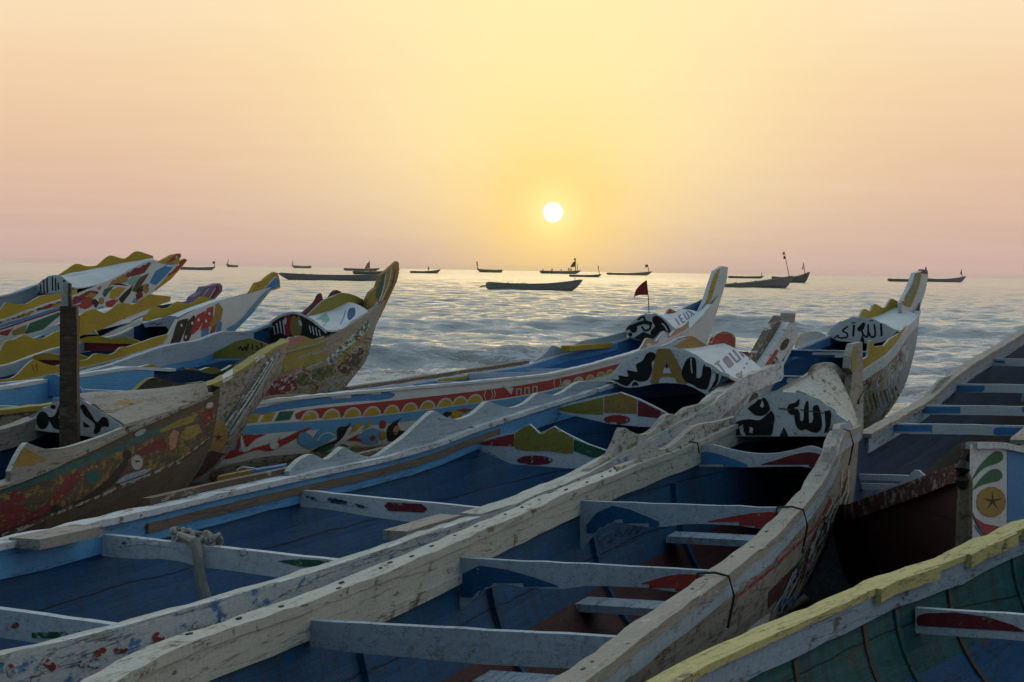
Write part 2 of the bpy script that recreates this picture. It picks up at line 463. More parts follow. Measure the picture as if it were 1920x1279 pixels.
    def deck(b, t0, t1, c0, c1, mat, name='foredeck', dz=.01, wf=1.0, panel=None, ltop=None):
        """arched deck between the gunwales from t0 (aft) to t1 (bow); its aft edge follows the top of the board"""
        P = Part(name, b.root); nt_, nx = 22, 16; V = []
        if panel is not None:
            uu = {}
            for v in panel.v:
                u = round((v-b.c(t0)).dot(b.l)/b.w(t0)*12)/12; uu[u] = max(uu.get(u, -9), v.z)
            us = sorted(uu); zs_ = [uu[u] for u in us]
        if ltop:
            lq = sorted(b.curtain(x, y, 1) for x, y in ltop)
        def zl(tt):
            z = b.zg(tt, 1)
            return max(z, float(np.interp(tt, [a for a, _ in lq], [c for _, c in lq]))) if ltop else z
        def pt(i, j, lo=0):
            k = i/nt_; t = t0+(t1-t0)*k; u = -1+2*j/nx; cr = c1
            ww = b.w(t)*wf; p = b.c(t)+b.l*(u*ww)
            zf = lambda tt: (zl(tt)*(1+u)+b.zg(tt, -1)*(1-u))/2
            z = zf(t)+cr*(1-abs(u)**2.2)
            if panel is not None:
                z0 = max(float(np.interp(u, us, zs_))+.012, zf(t0)-.05); f = (1-k)**(4 if ltop else 1.6)
                z += (z0-(zf(t0)+cr*(1-abs(u)**2.2)))*f
            else: z += (c0-c1)*(1-k)*(1-abs(u)**2.2)
            p.z = z+dz-lo; return p
        for lo in (0, .035):
            for i in range(nt_+1):
                for j in range(nx+1): V.append(pt(i, j, lo))
        n = nx+1; off = (nt_+1)*n
        F = [(i*n+j, i*n+j+1, (i+1)*n+j+1, (i+1)*n+j) for i in range(nt_) for j in range(nx)]
        F += [tuple(off+q for q in reversed(f)) for f in F]
        for i in range(nt_):
            for j in (0, nx): F.append((i*n+j, (i+1)*n+j, off+(i+1)*n+j, off+i*n+j))
        for j in range(nx):
            for i in (0, nt_): F.append((i*n+j, i*n+j+1, off+i*n+j+1, off+i*n+j))
        P.add(V, F, mat); return P
    def slab(b, px, th, mat, name='prow', edge=None, off=0):
        P = Part(name, b.root); pts = []
        for x, y in px:
            t, z = b.centre(x, y); p = b.c(t); p.z = z; pts.append(p+b.l*off)
        P.plate(pts, b.l, th, mat, edge); return P

def ground(y, x=0):
    return float(np.interp(y+.6*max(-25, min(x, 25)), [-20, 0, 10, 25, 42, 57, 66, 120], [.95, .8, .66, .46, .24, .0, -.4, -2.4]))
# ------------------------------------------------------------------ beach and sea
def build_sand():
    xs = np.linspace(-60, 80, 180); ys = np.concatenate([np.linspace(-25, 80, 260), np.linspace(82, 140, 10)])
    V = []; 
    for y in ys:
        for x in xs:
            g = ground(y, x)
            V.append((x, y, g+.03*math.sin(x*.9+y*.4)+.02*math.sin(x*2.3-y*1.7)+rng.normal(0, .006)))
    n = len(xs); F = [(i*n+j, i*n+j+1, (i+1)*n+j+1, (i+1)*n+j) for i in range(len(ys)-1) for j in range(n-1)]
    mt, b_ = newmat('wet_sand'); tc = N('ShaderNodeTexCoord').outputs['Object']
    n1 = noise(tc, .6, 5); n2 = noise(tc, 40, 5, .7)
    LK(mixc(n1, (.10, .075, .055), (.20, .155, .11)), b_.inputs['Base Color']); b_.inputs['Roughness'].default_value = .8
    bp = N('ShaderNodeBump'); bp.inputs['Strength'].default_value = .5; bp.inputs['Distance'].default_value = .01; LK(n2, bp.inputs['Height']); LK(bp.outputs[0], b_.inputs['Normal'])
    me = bpy.data.meshes.new('beach'); me.from_pydata(V, [], F); me.materials.append(mt)
    o = bpy.data.objects.new('beach', me); COL.objects.link(o); o['kind'] = 'structure'; o['label'] = 'dark wet sand under the beached boats'
build_sand()

def build_sea():
    ys = [44.0]
    while ys[-1] < 7000:
        y = ys[-1]
        if y < 190: dy = .19+.0008*(max(y, 57)-57)
        else: dy = .30*(y/190)**1.55
        ys.append(y+dy)
    ys = np.array(ys); nc = 620
    tn = np.linspace(-.46, .50, nc)
    Yg, Tg = np.meshgrid(ys, tn, indexing='ij'); Xg = Tg*(Yg+12)
    H = np.zeros_like(Yg); r2 = np.random.default_rng(11)
    dyv = np.gradient(ys)[:, None]; dxv = (tn[1]-tn[0])*Yg
    for i in range(110):
        lam = float(np.exp(r2.uniform(math.log(.7), math.log(13)))); k = 2*math.pi/lam
        th = r2.normal(0, .55); kx, ky = k*math.sin(th), k*math.cos(th)
        a = .0088*lam**.45*r2.uniform(.5, 1.3)
        att = np.clip((lam/(np.maximum(dyv, dxv*.8))-2.5)/3, 0, 1)
        ph = kx*Xg+ky*Yg+r2.uniform(0, 6.28)+.5*np.sin(Xg/(lam*2.7)+i)
        H += att*a*(np.sin(ph)+.28*np.sin(2*ph+1.5))
    Ys = Yg+.6*np.clip(Xg, -25, 25)
    H *= np.clip((Ys-57)/14, .2, 1)
    # swells rolling in
    def swell(y0, amp, wf, wb, xc, xw, curve, per):
        yy = Yg-(y0+curve*np.sin(Xg/per+xc)+.6*np.sin(Xg/3.1))
        env = amp*(.55+.45*np.sin(Xg/xw+xc))
        return env*np.where(yy < 0, np.exp(-(yy/wf)**2), np.exp(-(yy/wb)**2))
    H += swell(114, 1.0, 1.9, 4.5, .8, 13, 2.0, 15)
    H += swell(101, .20, 1.4, 3, 2.1, 7, 1.5, 9)
    H += swell(72, .80, 1.0, 3.0, 1.7, 11, 1.3, 12)
    H += swell(64.5, .16, .8, 2.0, .2, 6, 1, 8)
    H += swell(138, .30, 2.6, 5, 3.0, 16, 2.5, 21)
    H += swell(175, .32, 3, 6, 5.0, 20, 3, 27)
    lump = np.exp(-((Ys-65)/4.5)**2)
    rn = r2.normal(0, 1, Yg.shape); rn = (rn+np.roll(rn, 1, 0)+np.roll(rn, 1, 1)+np.roll(rn, -1, 1)+np.roll(rn, -1, 0))/5
    H += lump*rn*.07
    V = np.stack([Xg, Yg, H], -1).reshape(-1, 3).astype(np.float32)
    nr = len(ys); i = np.arange(nr-1)[:, None]*nc+np.arange(nc-1)[None]
    F = np.stack([i, i+1, i+nc+1, i+nc], -1).reshape(-1, 4).astype(np.int32)
    me = bpy.data.meshes.new('sea'); me.vertices.add(len(V)); me.vertices.foreach_set('co', V.ravel())
    me.loops.add(F.size); me.loops.foreach_set('vertex_index', F.ravel())
    me.polygons.add(len(F)); me.polygons.foreach_set('loop_start', np.arange(0, F.size, 4, dtype=np.int32)); 
    me.polygons.foreach_set('use_smooth', np.ones(len(F), dtype=bool))
    me.update(calc_edges=True); print('sea', nr, nc, len(F))
    # wave steepness / foam attribute: where water is white with foam
    fo = np.zeros_like(Yg)
    fo += np.exp(-((Ys-(65+1.6*np.sin(Xg/4)))/4.0)**2)*1.0
    crest = Yg-(72+1.3*np.sin(Xg/12+1.7)+.6*np.sin(Xg/3.1))
    fo += np.exp(-((crest+.7)/1.1)**2)*.95*np.clip(np.sin(Xg/2.6+1.3)*1.4-.35, 0, 1)
    fo += np.exp(-((Ys-58.5)/2.4)**2)*.9
    at_ = me.attributes.new('foam', 'FLOAT', 'POINT'); at_.data.foreach_set('value', fo.ravel().astype(np.float32))
    mt, b_ = newmat('sea_water'); tcn = N('ShaderNodeTexCoord').outputs['Object']
    b_.inputs['IOR'].default_value = 1.48
    af = N('ShaderNodeAttribute'); af.attribute_name = 'foam'
    nf = noise(tcn, 1.4, 9, .72, (.5, 1, 1), .8); nf2 = noise(tcn, 9, 6, .75)
    fm = m('ADD', m('MULTIPLY', af.outputs['Fac'], .60), m('ADD', m('MULTIPLY', m('SUBTRACT', nf, .5), 1.5), m('MULTIPLY', m('SUBTRACT', nf2, .5), .6)))
    fmask = ramp(fm, [(.36, (0,)*3), (.56, (1,)*3)])
    fmask = m('MULTIPLY', fmask, m('GREATER_THAN', af.outputs['Fac'], .02))
    LK(mixc(fmask, (.29, .30, .30), (.93, .94, .95)), b_.inputs['Base Color'])
    sy = N('ShaderNodeSeparateXYZ'); LK(tcn, sy.inputs[0])
    far = m('MULTIPLY', m('SUBTRACT', sy.outputs[1], 150.0), 1/1200, clamp=True)
    LK(m('ADD', m('ADD', m('MULTIPLY', fmask, .5), .05), m('MULTIPLY', m('POWER', far, .6), .12)), b_.inputs['Roughness'])
    n1 = noise(tcn, .55, 7, .62, (.42, 1, 1), .3); n2 = noise(tcn, 3.2, 5, .6, (.6, 1, 1), .3); n3 = noise(tcn, .07, 5, .6, (.35, 1, 1))
    h = m('ADD', m('MULTIPLY', n1, .34), m('ADD', m('MULTIPLY', n2, .075), m('MULTIPLY', n3, 1.2)))
    h = m('ADD', h, m('MULTIPLY', m('MULTIPLY', fmask, nf2), .25))
    bp = N('ShaderNodeBump'); bp.inputs['Strength'].default_value = 1; bp.inputs['Distance'].default_value = 1.0
    LK(h, bp.inputs['Height']); LK(bp.outputs[0], b_.inputs['Normal'])
    me.materials.append(mt)
    o = bpy.data.objects.new('sea', me); COL.objects.link(o); o['kind'] = 'structure'; o['label'] = 'grey blue sea with small swells and surf'
build_sea()

# ------------------------------------------------------------------ boats at anchor
def horizon(x): return 490+.0161*x
def far_boat(xl, xr, ywl, hpx, bow, sheer, label, masts=(), col='brown', rag=0, cat='fishing boat', stern=.15, base=.62, pw=3.2):
    hpx *= .86
    xm = (xl+xr)/2; D = 3.4*4000/(ywl-horizon(xm))
    pl = at(xl, ywl, D); pr = at(xr, ywl, D)
    Lh = (pr.x-pl.x); hgt = hpx/4000*D; sc = D/4000
    rt = root('fishing_boat', ((pl.x+pr.x)/2, D, 0), 0, label, cat, 'pirogues anchored out at sea')
    c = Vector(((pl.x+pr.x)/2, D, 0)); beam = Lh*.055
    yaw = rng.uniform(-.25, .25); ax = Vector((math.cos(yaw), math.sin(yaw), 0)); ay = Vector((-math.sin(yaw), math.cos(yaw), 0)); Lh /= math.cos(yaw)
    P = Part('hull', rt); ns = 40; ro = []; ri = []
    sh = []
    for i in range(ns+1):
        u = i/ns; ub = u if bow == 'R' else 1-u       # ub=1 at the bow
        wv = beam*min(1, (1-ub)/.3+.02)**.6*min(1, ub/.10+.35)
        z = hgt*(base+stern*(1-ub)**3+sheer*ub**pw)
        k = max(0, (ub-.84)/.16); zk = -.25+(z+.1)*k**1.6
        k2 = max(0, (.05-ub)/.05); zk += k2*.5*z
        z = max(z, zk+.08); sh.append((u, z))
        cc = c+ax*((u-.5)*Lh)
        ro.append([cc-ay*wv+Vector((0, 0, z)), cc-ay*wv*.8+Vector((0, 0, (z*.35+zk*.65))), cc+Vector((0, 0, zk)), cc+ay*wv*.8+Vector((0, 0, (z*.35+zk*.65))), cc+ay*wv+Vector((0, 0, z)),
                   cc+ay*wv*.85+Vector((0, 0, z)), cc+Vector((0, 0, max(zk+.1, z*.4))), cc-ay*wv*.85+Vector((0, 0, z))])
    P.sweep(ro, (dict(greywood='greywood', brown='wood', dark='wood')[col], .55, 'greywood')); P.build()
    G = Part('gunwale', rt)
    for q in (0, 4): G.tube([r_[q]+Vector((0, 0, .02)) for r_ in ro[1:-1]], max(.05, hgt*.07), ('greywood', .3), 5)
    G.build()
    if rag:
        K = Part('cargo', rt)     # a low ragged heap of net and gear above the gunwale
        i0 = int(ns*.12); i1 = int(ns*(.3+rag)) if rag < .4 else int(ns*.8); pts = []; rr = []
        for i in range(i0, i1):
            pts.append(c+ax*((i/ns-.5)*Lh)+Vector((0, 0, sh[i][1]-hgt*.05+hgt*rng.uniform(0, .10)))); rr.append(hgt*rng.uniform(.05, .15))
        K.tube(pts, rr, ('brown', .4), 6)
        if K.v: K.build()
    if hpx > 15:           # rudder / motor hanging off the stern
        sg = -1 if bow == 'R' else 1; st_ = c+ax*(sg*Lh*.5)
        O_ = Part('outboard_motor', rt); O_.tube([st_-ax*sg*.4+Vector((0, 0, hgt*.5)), st_+ax*sg*.5+Vector((0, 0, hgt*.42)), st_+ax*sg*1.1+Vector((0, 0, hgt*.30))], [hgt*.07, hgt*.10, hgt*.05], ('dark', .1), 6)
        O_.build()
    for (mx, my0, my1, flags) in masts:       # mast from my0 (foot) to my1 (top), flags [(y, w, h, colour)]
        p0 = at(mx[0], my0, D); p1 = at(mx[1], my1, D); p0.y = p1.y = D
        M = Part('mast', rt); M.tube([p0-Vector((0, 0, hgt*.3)), p1], [sc*.75, sc*.55], ('dark', .1), 6); M.build()
        for (fy, fw, fh, fc, shape) in flags:
            k = (fy-my0)/(my1-my0); b0 = p0.lerp(p1, k); Fg = Part('flag', rt)
            if shape == 'tri': pts = [b0, b0-Vector((0, 0, fh*sc)), b0+Vector((fw*sc, 0, -fh*sc*.9))]
            elif shape == 'sail': pts = [b0, b0+Vector((fw*sc*.55, .0, -fh*sc*.35)), b0+Vector((fw*sc, 0, -fh*sc)), b0+Vector((0, 0, -fh*sc*.92))]
            else: pts = [b0, b0+Vector((fw*sc, 0, -.1*fh*sc)), b0+Vector((fw*sc*.9, 0, -fh*sc)), b0+Vector((0, 0, -fh*sc*.8))]
            Fg.plate(pts, (0, 1, 0), .03, (fc, .1)); Fg.build()
    return rt, D, c, ax, sh, Lh
FB = far_boat
FB(336, 405, 506.3, 8, 'R', .3, 'long low pirogue at anchor with a small dark flag at its right end, far left', [((402, 403), 501, 490, [(490, -4, 5, 'black', 'r')])], 'greywood')
FB(424, 447, 501, 6, 'L', .7, 'tiny distant boat with raised left bow and thin mast, left of the yellow prow tip', [((426, 429), 497, 486, [])], 'brown', .5)
FB(547, 584, 503, 7, 'L', .3, 'small distant pirogue with a mast at its left end above the big grey hull', [((549, 549), 498, 489, [])], 'brown')
FB(523, 708, 526, 17, 'L', .25, 'longest grey pirogue at anchor, broadside and partly hidden by a beached prow', [], 'greywood', .25, stern=.2)
FB(645, 712, 508, 7, 'R', .3, 'distant pirogue carrying a single brown sail-shaped flag', [((693, 693), 503, 489, [(490, -9, 14, 'ochre', 'sail')])], 'brown')
FB(661, 750, 515, 9, 'R', .9, 'dark pirogue floating just behind the longest grey pirogue', [], 'dark', .3)
FB(769, 826, 512.5, 6, 'R', .9, 'slim pirogue with sharp raised right bow and a stubby mast amidships', [((803, 803), 508, 499, [(502, 2, 4, 'black', 'r')])], 'dark', .4)
FB(894, 942, 511, 8, 'L', .35, 'small pirogue with two tiny flags on a pole at its left end', [((895.5, 895), 504, 490, [(491, -2, 3.5, 'black', 'r'), (495.5, -2, 3, 'darkred', 'r')])], 'brown', .3)
FB(911, 1092, 545, 19, 'R', .75, 'largest weathered pirogue at anchor with upturned right bow, mid water near the centre', [((1078, 1078), 528, 520, [])], 'greywood', .15, stern=.25)
FB(1012, 1089, 513.5, 8, 'R', .4, 'distant pirogue with a crew standing aboard and a tall mast with brown sail-shaped flag', [((1079, 1079), 509, 484, [(484.5, -3, 4, 'black', 'r'), (488.5, -10, 13, 'brown', 'sail')]), ((1083, 1082), 510, 494, [])], 'brown', .2)
FB(1067, 1128, 519.5, 6, 'R', .5, 'slim pirogue with one thin pole at its right end, below the crewed boat', [((1124, 1121), 513, 498, [(499, 1.5, 6, 'greywood', 'r')])], 'brown')
FB(1137, 1223, 516, 6, 'R', .9, 'slim dark pirogue with small striped flag, to the right of the centre boats', [((1217, 1214), 511, 496, [(496, -4.5, 6, 'darkred', 'r')])], 'dark')
FB(1357, 1490, 540, 24, 'R', .85, 'big grey pirogue with leaning mast and two red flags between the beached prows', [((1480, 1470), 514, 472, [(472.5, -3, 6, 'darkred', 'r'), (480, -3.5, 6.5, 'darkred', 'r')])], 'greywood', .2, stern=0, base=.28, pw=1.5)
FB(1365, 1432, 522, 6, 'R', .3, 'thin dark pirogue seen behind the left half of the big grey one', [((1428, 1428), 519, 512, [])], 'dark', .3)
FB(1446, 1519, 530, 16, 'R', .9, 'grey pirogue with pale pennant partly hidden behind the two-flag boat', [((1510, 1506), 515, 492, [(493, -3, 13, 'cream', 'tri')])], 'brown')
FB(1664, 1745, 528.5, 8, 'R', .4, 'low pirogue with a mast, crossing behind the tallest right prow', [((1738, 1736), 521, 500, [(501, -2, 8, 'black', 'r')])], 'brown', .4)
FB(1736, 1810, 529, 9, 'R', .9, 'slender grey pirogue with small pennant at its right end, farthest right', [((1804, 1802), 520, 505, [(506, -2.5, 9, 'darkred', 'tri')])], 'greywood')

def figure(x, yf, yh, D, label, shirt):
    """small standing person"""
    f = at(x, yf, D); h = (yf-yh)/4000*D
    me = bpy.data.meshes.new('person'); q = [(0, 0, .50), (0, 0, .62), (0, 0, .80), (0, 0, .87), (0, 0, .95), (.05, 0, .28), (.06, 0, .02), (-.05, 0, .28), (-.06, 0, .02), (.11, 0, .79), (.14, .02, .62), (.12, .05, .48), (-.11, 0, .79), (-.14, .02, .62), (-.12, .05, .48)]
    e = [(0, 1), (1, 2), (2, 3), (3, 4), (0, 5), (5, 6), (0, 7), (7, 8), (2, 9), (9, 10), (10, 11), (2, 12), (12, 13), (13, 14)]
    rad = [.07, .065, .075, .03, .05, .045, .03, .045, .03, .033, .026, .018, .033, .026, .018]
    me.from_pydata([(a*h, b_*h, c*h) for a, b_, c in q], e, [])
    o = bpy.data.objects.new('person', me); COL.objects.link(o); o.location = f
    s = o.modifiers.new('skin', 'SKIN')
    for i, r_ in enumerate(rad): me.skin_vertices[0].data[i].radius = (r_*h, r_*h)
    me.skin_vertices[0].data[0].use_root = True
    me.materials.append(paint(shirt, .05)); tag(o, label, 'person', 'crew on the distant boat')
D10 = 3.4*4000/(513.5-horizon(1050))
for x, y0, y1, lb, c_ in ((1035, 512, 503, 'person standing in the middle of the crewed distant boat', 'dark'), (1052, 512, 504, 'person in dark clothes amidships on the crewed distant boat', 'navy'),
                      (1066.5, 512, 501.5, 'person standing tall, just left of the mast of the crewed boat', 'dark'), (1070.5, 512, 502.5, 'person right beside the mast on the crewed distant boat', 'darkred'), (1018, 512, 504, 'person at the left end of the crewed distant boat', 'dark')):
    figure(x, y0, y1, D10, lb, c_)
def bird(x, y, D, s, label):
    p = at(x, y, D); B = Part('bird', None)
    for sd in (-1, 1):
        B.plate([p+Vector((0, 0, 0)), p+Vector((sd*s*.5, .02, s*.28)), p+Vector((sd*s, .04, s*.16)), p+Vector((sd*s*.5, .02, s*.16))], (0, 1, .01), .02, ('dark', .05))
    B.tube([p+Vector((0, -s*.3, 0)), p, p+Vector((0, s*.35, .02))], [.02*s, .11*s, .02*s], ('dark', .05), 6)
    B.build(tagd=dict(label=label, cat='bird'))
bird(746, 477, 300, .22, 'tiny dark bird flying just above the horizon over the green prow tip')
# ================================================================== the beached boats, front to back
def run(*parts):
    for p in parts: p.build()
def both(b, fn): 
    for sd in (1, -1): fn(sd)

# ---------------- yellow-railed boat, bottom right
r_ = Boat('pirogue', 'green-sided pirogue with thick yellow gunwale in the lower right corner', (2190, 930, 14.7), 26.5, 8.6, .86, 4, .6,
          left=[(1250, 1279), (1440, 1187), (1600, 1118), (1760, 1058), (1920, 985)], depth=1.0)
run(r_.hull(('blue', .4), ('teal', .35, 'brown', 1, .75), floor=('deepblue', .4, 'brown')))
g = r_.rail(1, ('paleyellow', .33, 'wood'), .3, 8.5, wd=.13, h=.035); g.build()
g = r_.rail(-1, ('paleyellow', .33, 'wood'), .3, 8.5, wd=.13, h=.035); g.build()
both(r_, lambda sd: run(r_.strake(sd, ('greyblue', .35, 'wood'), .9, 8.4, -.002, .13)))
both(r_, lambda sd: run(r_.strake(sd, ('white', .35, 'wood'), .6, 8.4, -.01, .12, inside=False, name='rubbing_strake')))
for (x0, x1) in ((1610, 1722), (1780, 1870), (1885, 1960)):    # doubling pieces nailed inside the rail over each thwart
    t1, t0 = r_.curtain(x0, 1100, 1)[0], r_.curtain(x1, 1100, 1)[0]
    P = r_.strake(1, ('paleyellow', .35, 'wood'), t0, t1, .034, .075, th=.075, name='knee_block'); P.build()
for x0 in (1470, 1600, 1660, 1760, 1880):
    t = r_.curtain(x0, 1100, 1)[0]; P = Part('rib', r_.root); secs = []
    for v in np.linspace(.15, .9, 8):
        zg, zk = r_.zg(t, 1), r_.zk(t)+.1; x = (r_.w(t)-.05)*(1-v**2.4)**.75; p = r_.c(t)+r_.l*x; p.z = zg+(zk-zg)*v
        secs.append([p-r_.d*.03, p+r_.d*.03, p+r_.d*.03-r_.l*.010, p-r_.d*.03-r_.l*.010])
    P.sweep(secs, ('brown', .3, 'teal') if x0 in (1470, 1600, 1760) else ('teal', .5, 'brown')); P.build()
th = r_.thwart((1722, 1137), (2190, 1168), ('white', .22), h=.14, top=None, name='thwart', th=.06)
th.paint([(1700, 1162), (1735, 1150), (1790, 1148), (1850, 1156), (1900, 1172), (1925, 1185), (1700, 1172)], ('darkred', .25)); th.build()
P = r_.thwart((1935, 1040), (2280, 1062), ('white', .22), h=.14, name='thwart', th=.06); P.build()

# ---------------- small boat behind it, stem towards the camera, flower on its white side
def small_boat():
    S = at(1815, 865, 14.35)
    base = ground(15.5, 3.2) - .02
    rt = root('pirogue', (S.x+.2, S.y+1.4, base), 0, 'small boat with maroon flank, dark stem post and yellow star flower on white', 'fishing boat', 'painted pirogues drawn up on the beach')
    LX = [1602, 1650, 1700, 1747, 1792, 1812]; LY = [953, 936, 918, 900, 881, 876]
    def gun(sd, t):
        if sd < 0:
            x = np.interp(t, [0, .75, 1], [1812, 1602, 1560]); y = np.interp(x, LX, LY); D = 14.38+3.0*t
        else:
            x = np.interp(t, [0, .42, 1], [1819, 1935, 2010]); y = np.interp(x, [1815, 1875, 1935, 2010], [833, 833, 846, 862]); D = 14.38+3.0*t
        p = at(x, y, D); return p
    def fl(sd, t, v):
        p = gun(sd, t); zb = base+.02+.25*(1-min(1, t*3)); p.z = p.z+(zb-p.z)*v
        p.x += (S.x+.2+.1*t-p.x)*(.5*v**2.5); return p
    H = Part('hull', rt)
    for sd, mo, mi in ((-1, ('maroon', .3, 'dark', 1, .6), ('maroon', .4)), (1, ('white', .2), ('purple', .4))):
        nt_, nv_ = 30, 12
        for ins in (0, 1):
            V = [fl(sd, i/nt_, j/nv_)+Vector((-sd*.05*ins, .05*ins, 0)) for i in range(nt_+1) for j in range(nv_+1)]
            H.add(V, [(i*(nv_+1)+j, (i+1)*(nv_+1)+j, (i+1)*(nv_+1)+j+1, i*(nv_+1)+j+1) for i in range(nt_) for j in range(nv_)], mi if ins else mo)
    V = [fl(-1, 1, j/10) for j in range(11)]+[fl(1, 1, j/10) for j in reversed(range(11))]
    H.add(V, [tuple(range(22))], ('maroon', .4))
    # motifs
    H.paint([(1888, 838), (1990, 850), (1990, 1000), (1888, 995)], ('blue', .15), 8)
    H.paint([(1819, 905), (1833, 878), (1853, 855), (1868, 846), (1879, 850), (1879, 862), (1866, 870), (1848, 876), (1833, 888)], ('green', .1), 4)
    H.paint([(1820, 922), (1836, 900), (1855, 882), (1870, 880), (1879, 890), (1873, 901), (1852, 906), (1835, 912)], ('green', .1), 4)
    H.paint(ell(1858, 941, 28, 29), ('ochre', .15), 5)
    H.paint(star(1860, 940, 21, 5, .18), 'black', 4)
    H.paint([(1824, 968), (1845, 982), (1888, 990), (1888, 1003), (1862, 1012), (1840, 1000)], ('red', .15), 5)
    H.stroke(smooth([(1822, 962), (1835, 990), (1850, 1015), (1858, 1035)]), 3, ('navy', .1))
    H.stroke(smooth([(1826, 985), (1842, 1005), (1856, 1022)]), 3, ('blue', .1))
    H.build()
    G = Part('gunwale', rt)
    for sd, mt in ((-1, ('maroon', .5, 'greywood')),):
        secs = []
        for i in range(31):
            p = fl(sd, .02+.98*i/30, 0); secs.append([p+Vector((-.05, 0, .03)), p+Vector((-.05, 0, -.10)), p+Vector((.06, 0, -.10)), p+Vector((.06, 0, .03))])
        G.sweep(secs, mt)
    G.build()
    G = Part('gunwale', rt); secs = []
    for i in range(31):
        p = fl(1, .02+.98*i/30, 0); secs.append([p+Vector((-.05, 0, .015)), p+Vector((-.05, 0, -.03)), p+Vector((.03, 0, -.03)), p+Vector((.03, 0, .015))])
    G.sweep(secs, ('white', .3)); G.build()
    B_ = Part('splash_board', rt)     # pale scalloped board on the maroon flank
    secs = []
    for x in np.linspace(1604, 1752, 50):
        yt = np.interp(x, [1602, 1625, 1652, 1680, 1702, 1712, 1722, 1732, 1750], [939, 931, 920, 908, 895, 882, 882, 892, 897]); yb = np.interp(x, LX, LY)
        t = np.interp(x, [1602, 1812], [.75, 0]); D = 14.36+3.0*t; a_, c_ = at(x, min(yt, yb-1), D), at(x, yb, D)
        secs.append([a_, c_, c_+Vector((.02, .035, 0)), a_+Vector((.02, .035, 0))])
    B_.sweep(secs, ('greyblue', .35)); B_.build()
    Q = Part('stem_post', rt)
    p0, p1 = at(1810, 900, 14.33), at(1808, 842, 14.36)
    Q.tube([Vector((S.x-.0, S.y+.02, base+.15)), Vector((S.x-.02, S.y-.02, 1.2)), p0, p1], [.07, .065, .05, .035], ('wood', .5, 'brown'), 10); Q.build()
    Q = Part('stem_knob', rt)
    Q.tube([at(1806, 915, 14.3), at(1804, 898, 14.28), at(1804, 880, 14.28), at(1808, 866, 14.3)], [.03, .055, .055, .03], ('dark', .3, 'brown'), 10); Q.build()
small_boat()

# ---------------- big open boat on the right
o_ = Boat('pirogue', 'long open pirogue at the right edge with blue and white cross boards', (2078, 560, 46), 19.4, 30.5, .84, 4, .6,
          left=[(1606, 824), (1660, 795), (1727, 758), (1765, 722), (1810, 688), (1890, 641), (1920, 621), ('t', 28.6, 1.48), ('t', 30.6, 1.25)])
run(o_.hull(('greyblue', .5), ('navy', .15, 'brown', 1, .5), floor=('dark', .25, 'maroon')))
both(o_, lambda sd: run(o_.rail(sd, ('greywood', .35, 'wood'), .3, 25.1, wd=.15, h=.05)))
both(o_, lambda sd: run(o_.strake(sd, ('greyblue', .35, 'wood'), .9, 25.0, -.002, .17)))
P = o_.splash(1, [(1735, 748), (1745, 728), (1760, 711), (1775, 705), (1792, 699)], ('greywood', .4), edge='greywood'); P.build()
for l, r, bl in (((1862, 672), (2040, 674), 22), ((1794, 719), (2010, 722), 52), ((1731, 759), (1960, 762), 70), ((1676, 793), (1905, 797), 72), ((1612, 888), (1760, 890), 0), ((1612, 906), (1790, 908), 0)):
    P = o_.thwart(l, r, ('white', .12), h=.115 if l[0] > 1620 else .06, th=.06)
    y0 = l[1]+2; 
    if bl: 
        P.paint([(l[0]-20, y0+2), (l[0]+bl, y0+2), (l[0]+bl, y0+26), (l[0]-20, y0+26)], ('blue', .15)); w_ = 95 if l[0] < 1800 else 70
        P.paint([(l[0]+bl+w_+20, y0+2), (r[0]+30, y0+3), (r[0]+30, y0+28), (l[0]+bl+w_+20, y0+28)], ('blue', .15))
    P.build()
for px, t in (((1790, 835), 18.0), ((1720, 872), 20.3), ((1850, 740), 13.5)):      # low benches and the floor ribs
    c = o_.c(t); z = o_.zk(t)+.42; w_ = o_.w(t)*.82; P = Part('bench', o_.root)
    P.box(c+Vector((0, 0, z)), [o_.l*w_, o_.d*.13, Vector((0, 0, .02))], ('greyblue', .3)); P.build()
P = Part('mast_step', o_.root); c = o_.c(16.2); c.z = o_.zg(16.2, -1)-.22
P.plate([c+o_.l*x+Vector((0, 0, z)) for x, z in ((.10, -.3), (.06, .0), (.05, .08), (-.05, .08), (-.06, 0), (-.10, -.3))], o_.d, .05, ('greyblue', .3)); P.build()

# ---------------- main boat in the foreground
M = Boat('pirogue', 'nearest central pirogue with worn bare rails, three grey thwarts and big black calligraphy board', (1611, 700, 22.5), 16.5, 16.4, .79, 7.5, .70,
         left=[(200, 1279), (480, 1168), (565, 1138), (692, 1088), (842, 1024), (960, 972), (1065, 925), (1150, 892), (1275, 845), (1340, 815), (1375, 797), ('t', 1.2, 1.92), ('t', 0, 2.2)],
         right=[(1110, 1279), (1230, 1187), (1315, 1125), (1402, 1057), (1440, 1027), (1515, 945), (1540, 912), (1560, 868), (1575, 822), ('t', 1.2, 1.85), ('t', 0, 2.2)],
         panel=(1366, 1592, 780), stem=[(1612, 705), (1611, 760), (1604, 860), (1597, 950), (1575, 1060), (1545, 1150)])
h = M.hull(('greywood', .45, 'wood'), ('deepblue', .25, 'brown', 1, .75), floor=('maroon', .4, 'dark'), flare=.8)
h.paint([(1440, 1110), (1500, 1050), (1540, 975), (1560, 960), (1545, 1020), (1500, 1085), (1440, 1140)], ('maroon', .35))
h.stroke(smooth([(1605, 800), (1598, 880), (1575, 960), (1530, 1030), (1480, 1080), (1400, 1140)]), [3, 5, 6, 7, 7, 7]*1+[7]*15, ('red', .45), 5) if False else None
h.stroke(smooth([(1560, 930), (1530, 985), (1480, 1035), (1430, 1080), (1380, 1120)], 2), 5, ('red', .45), 5)
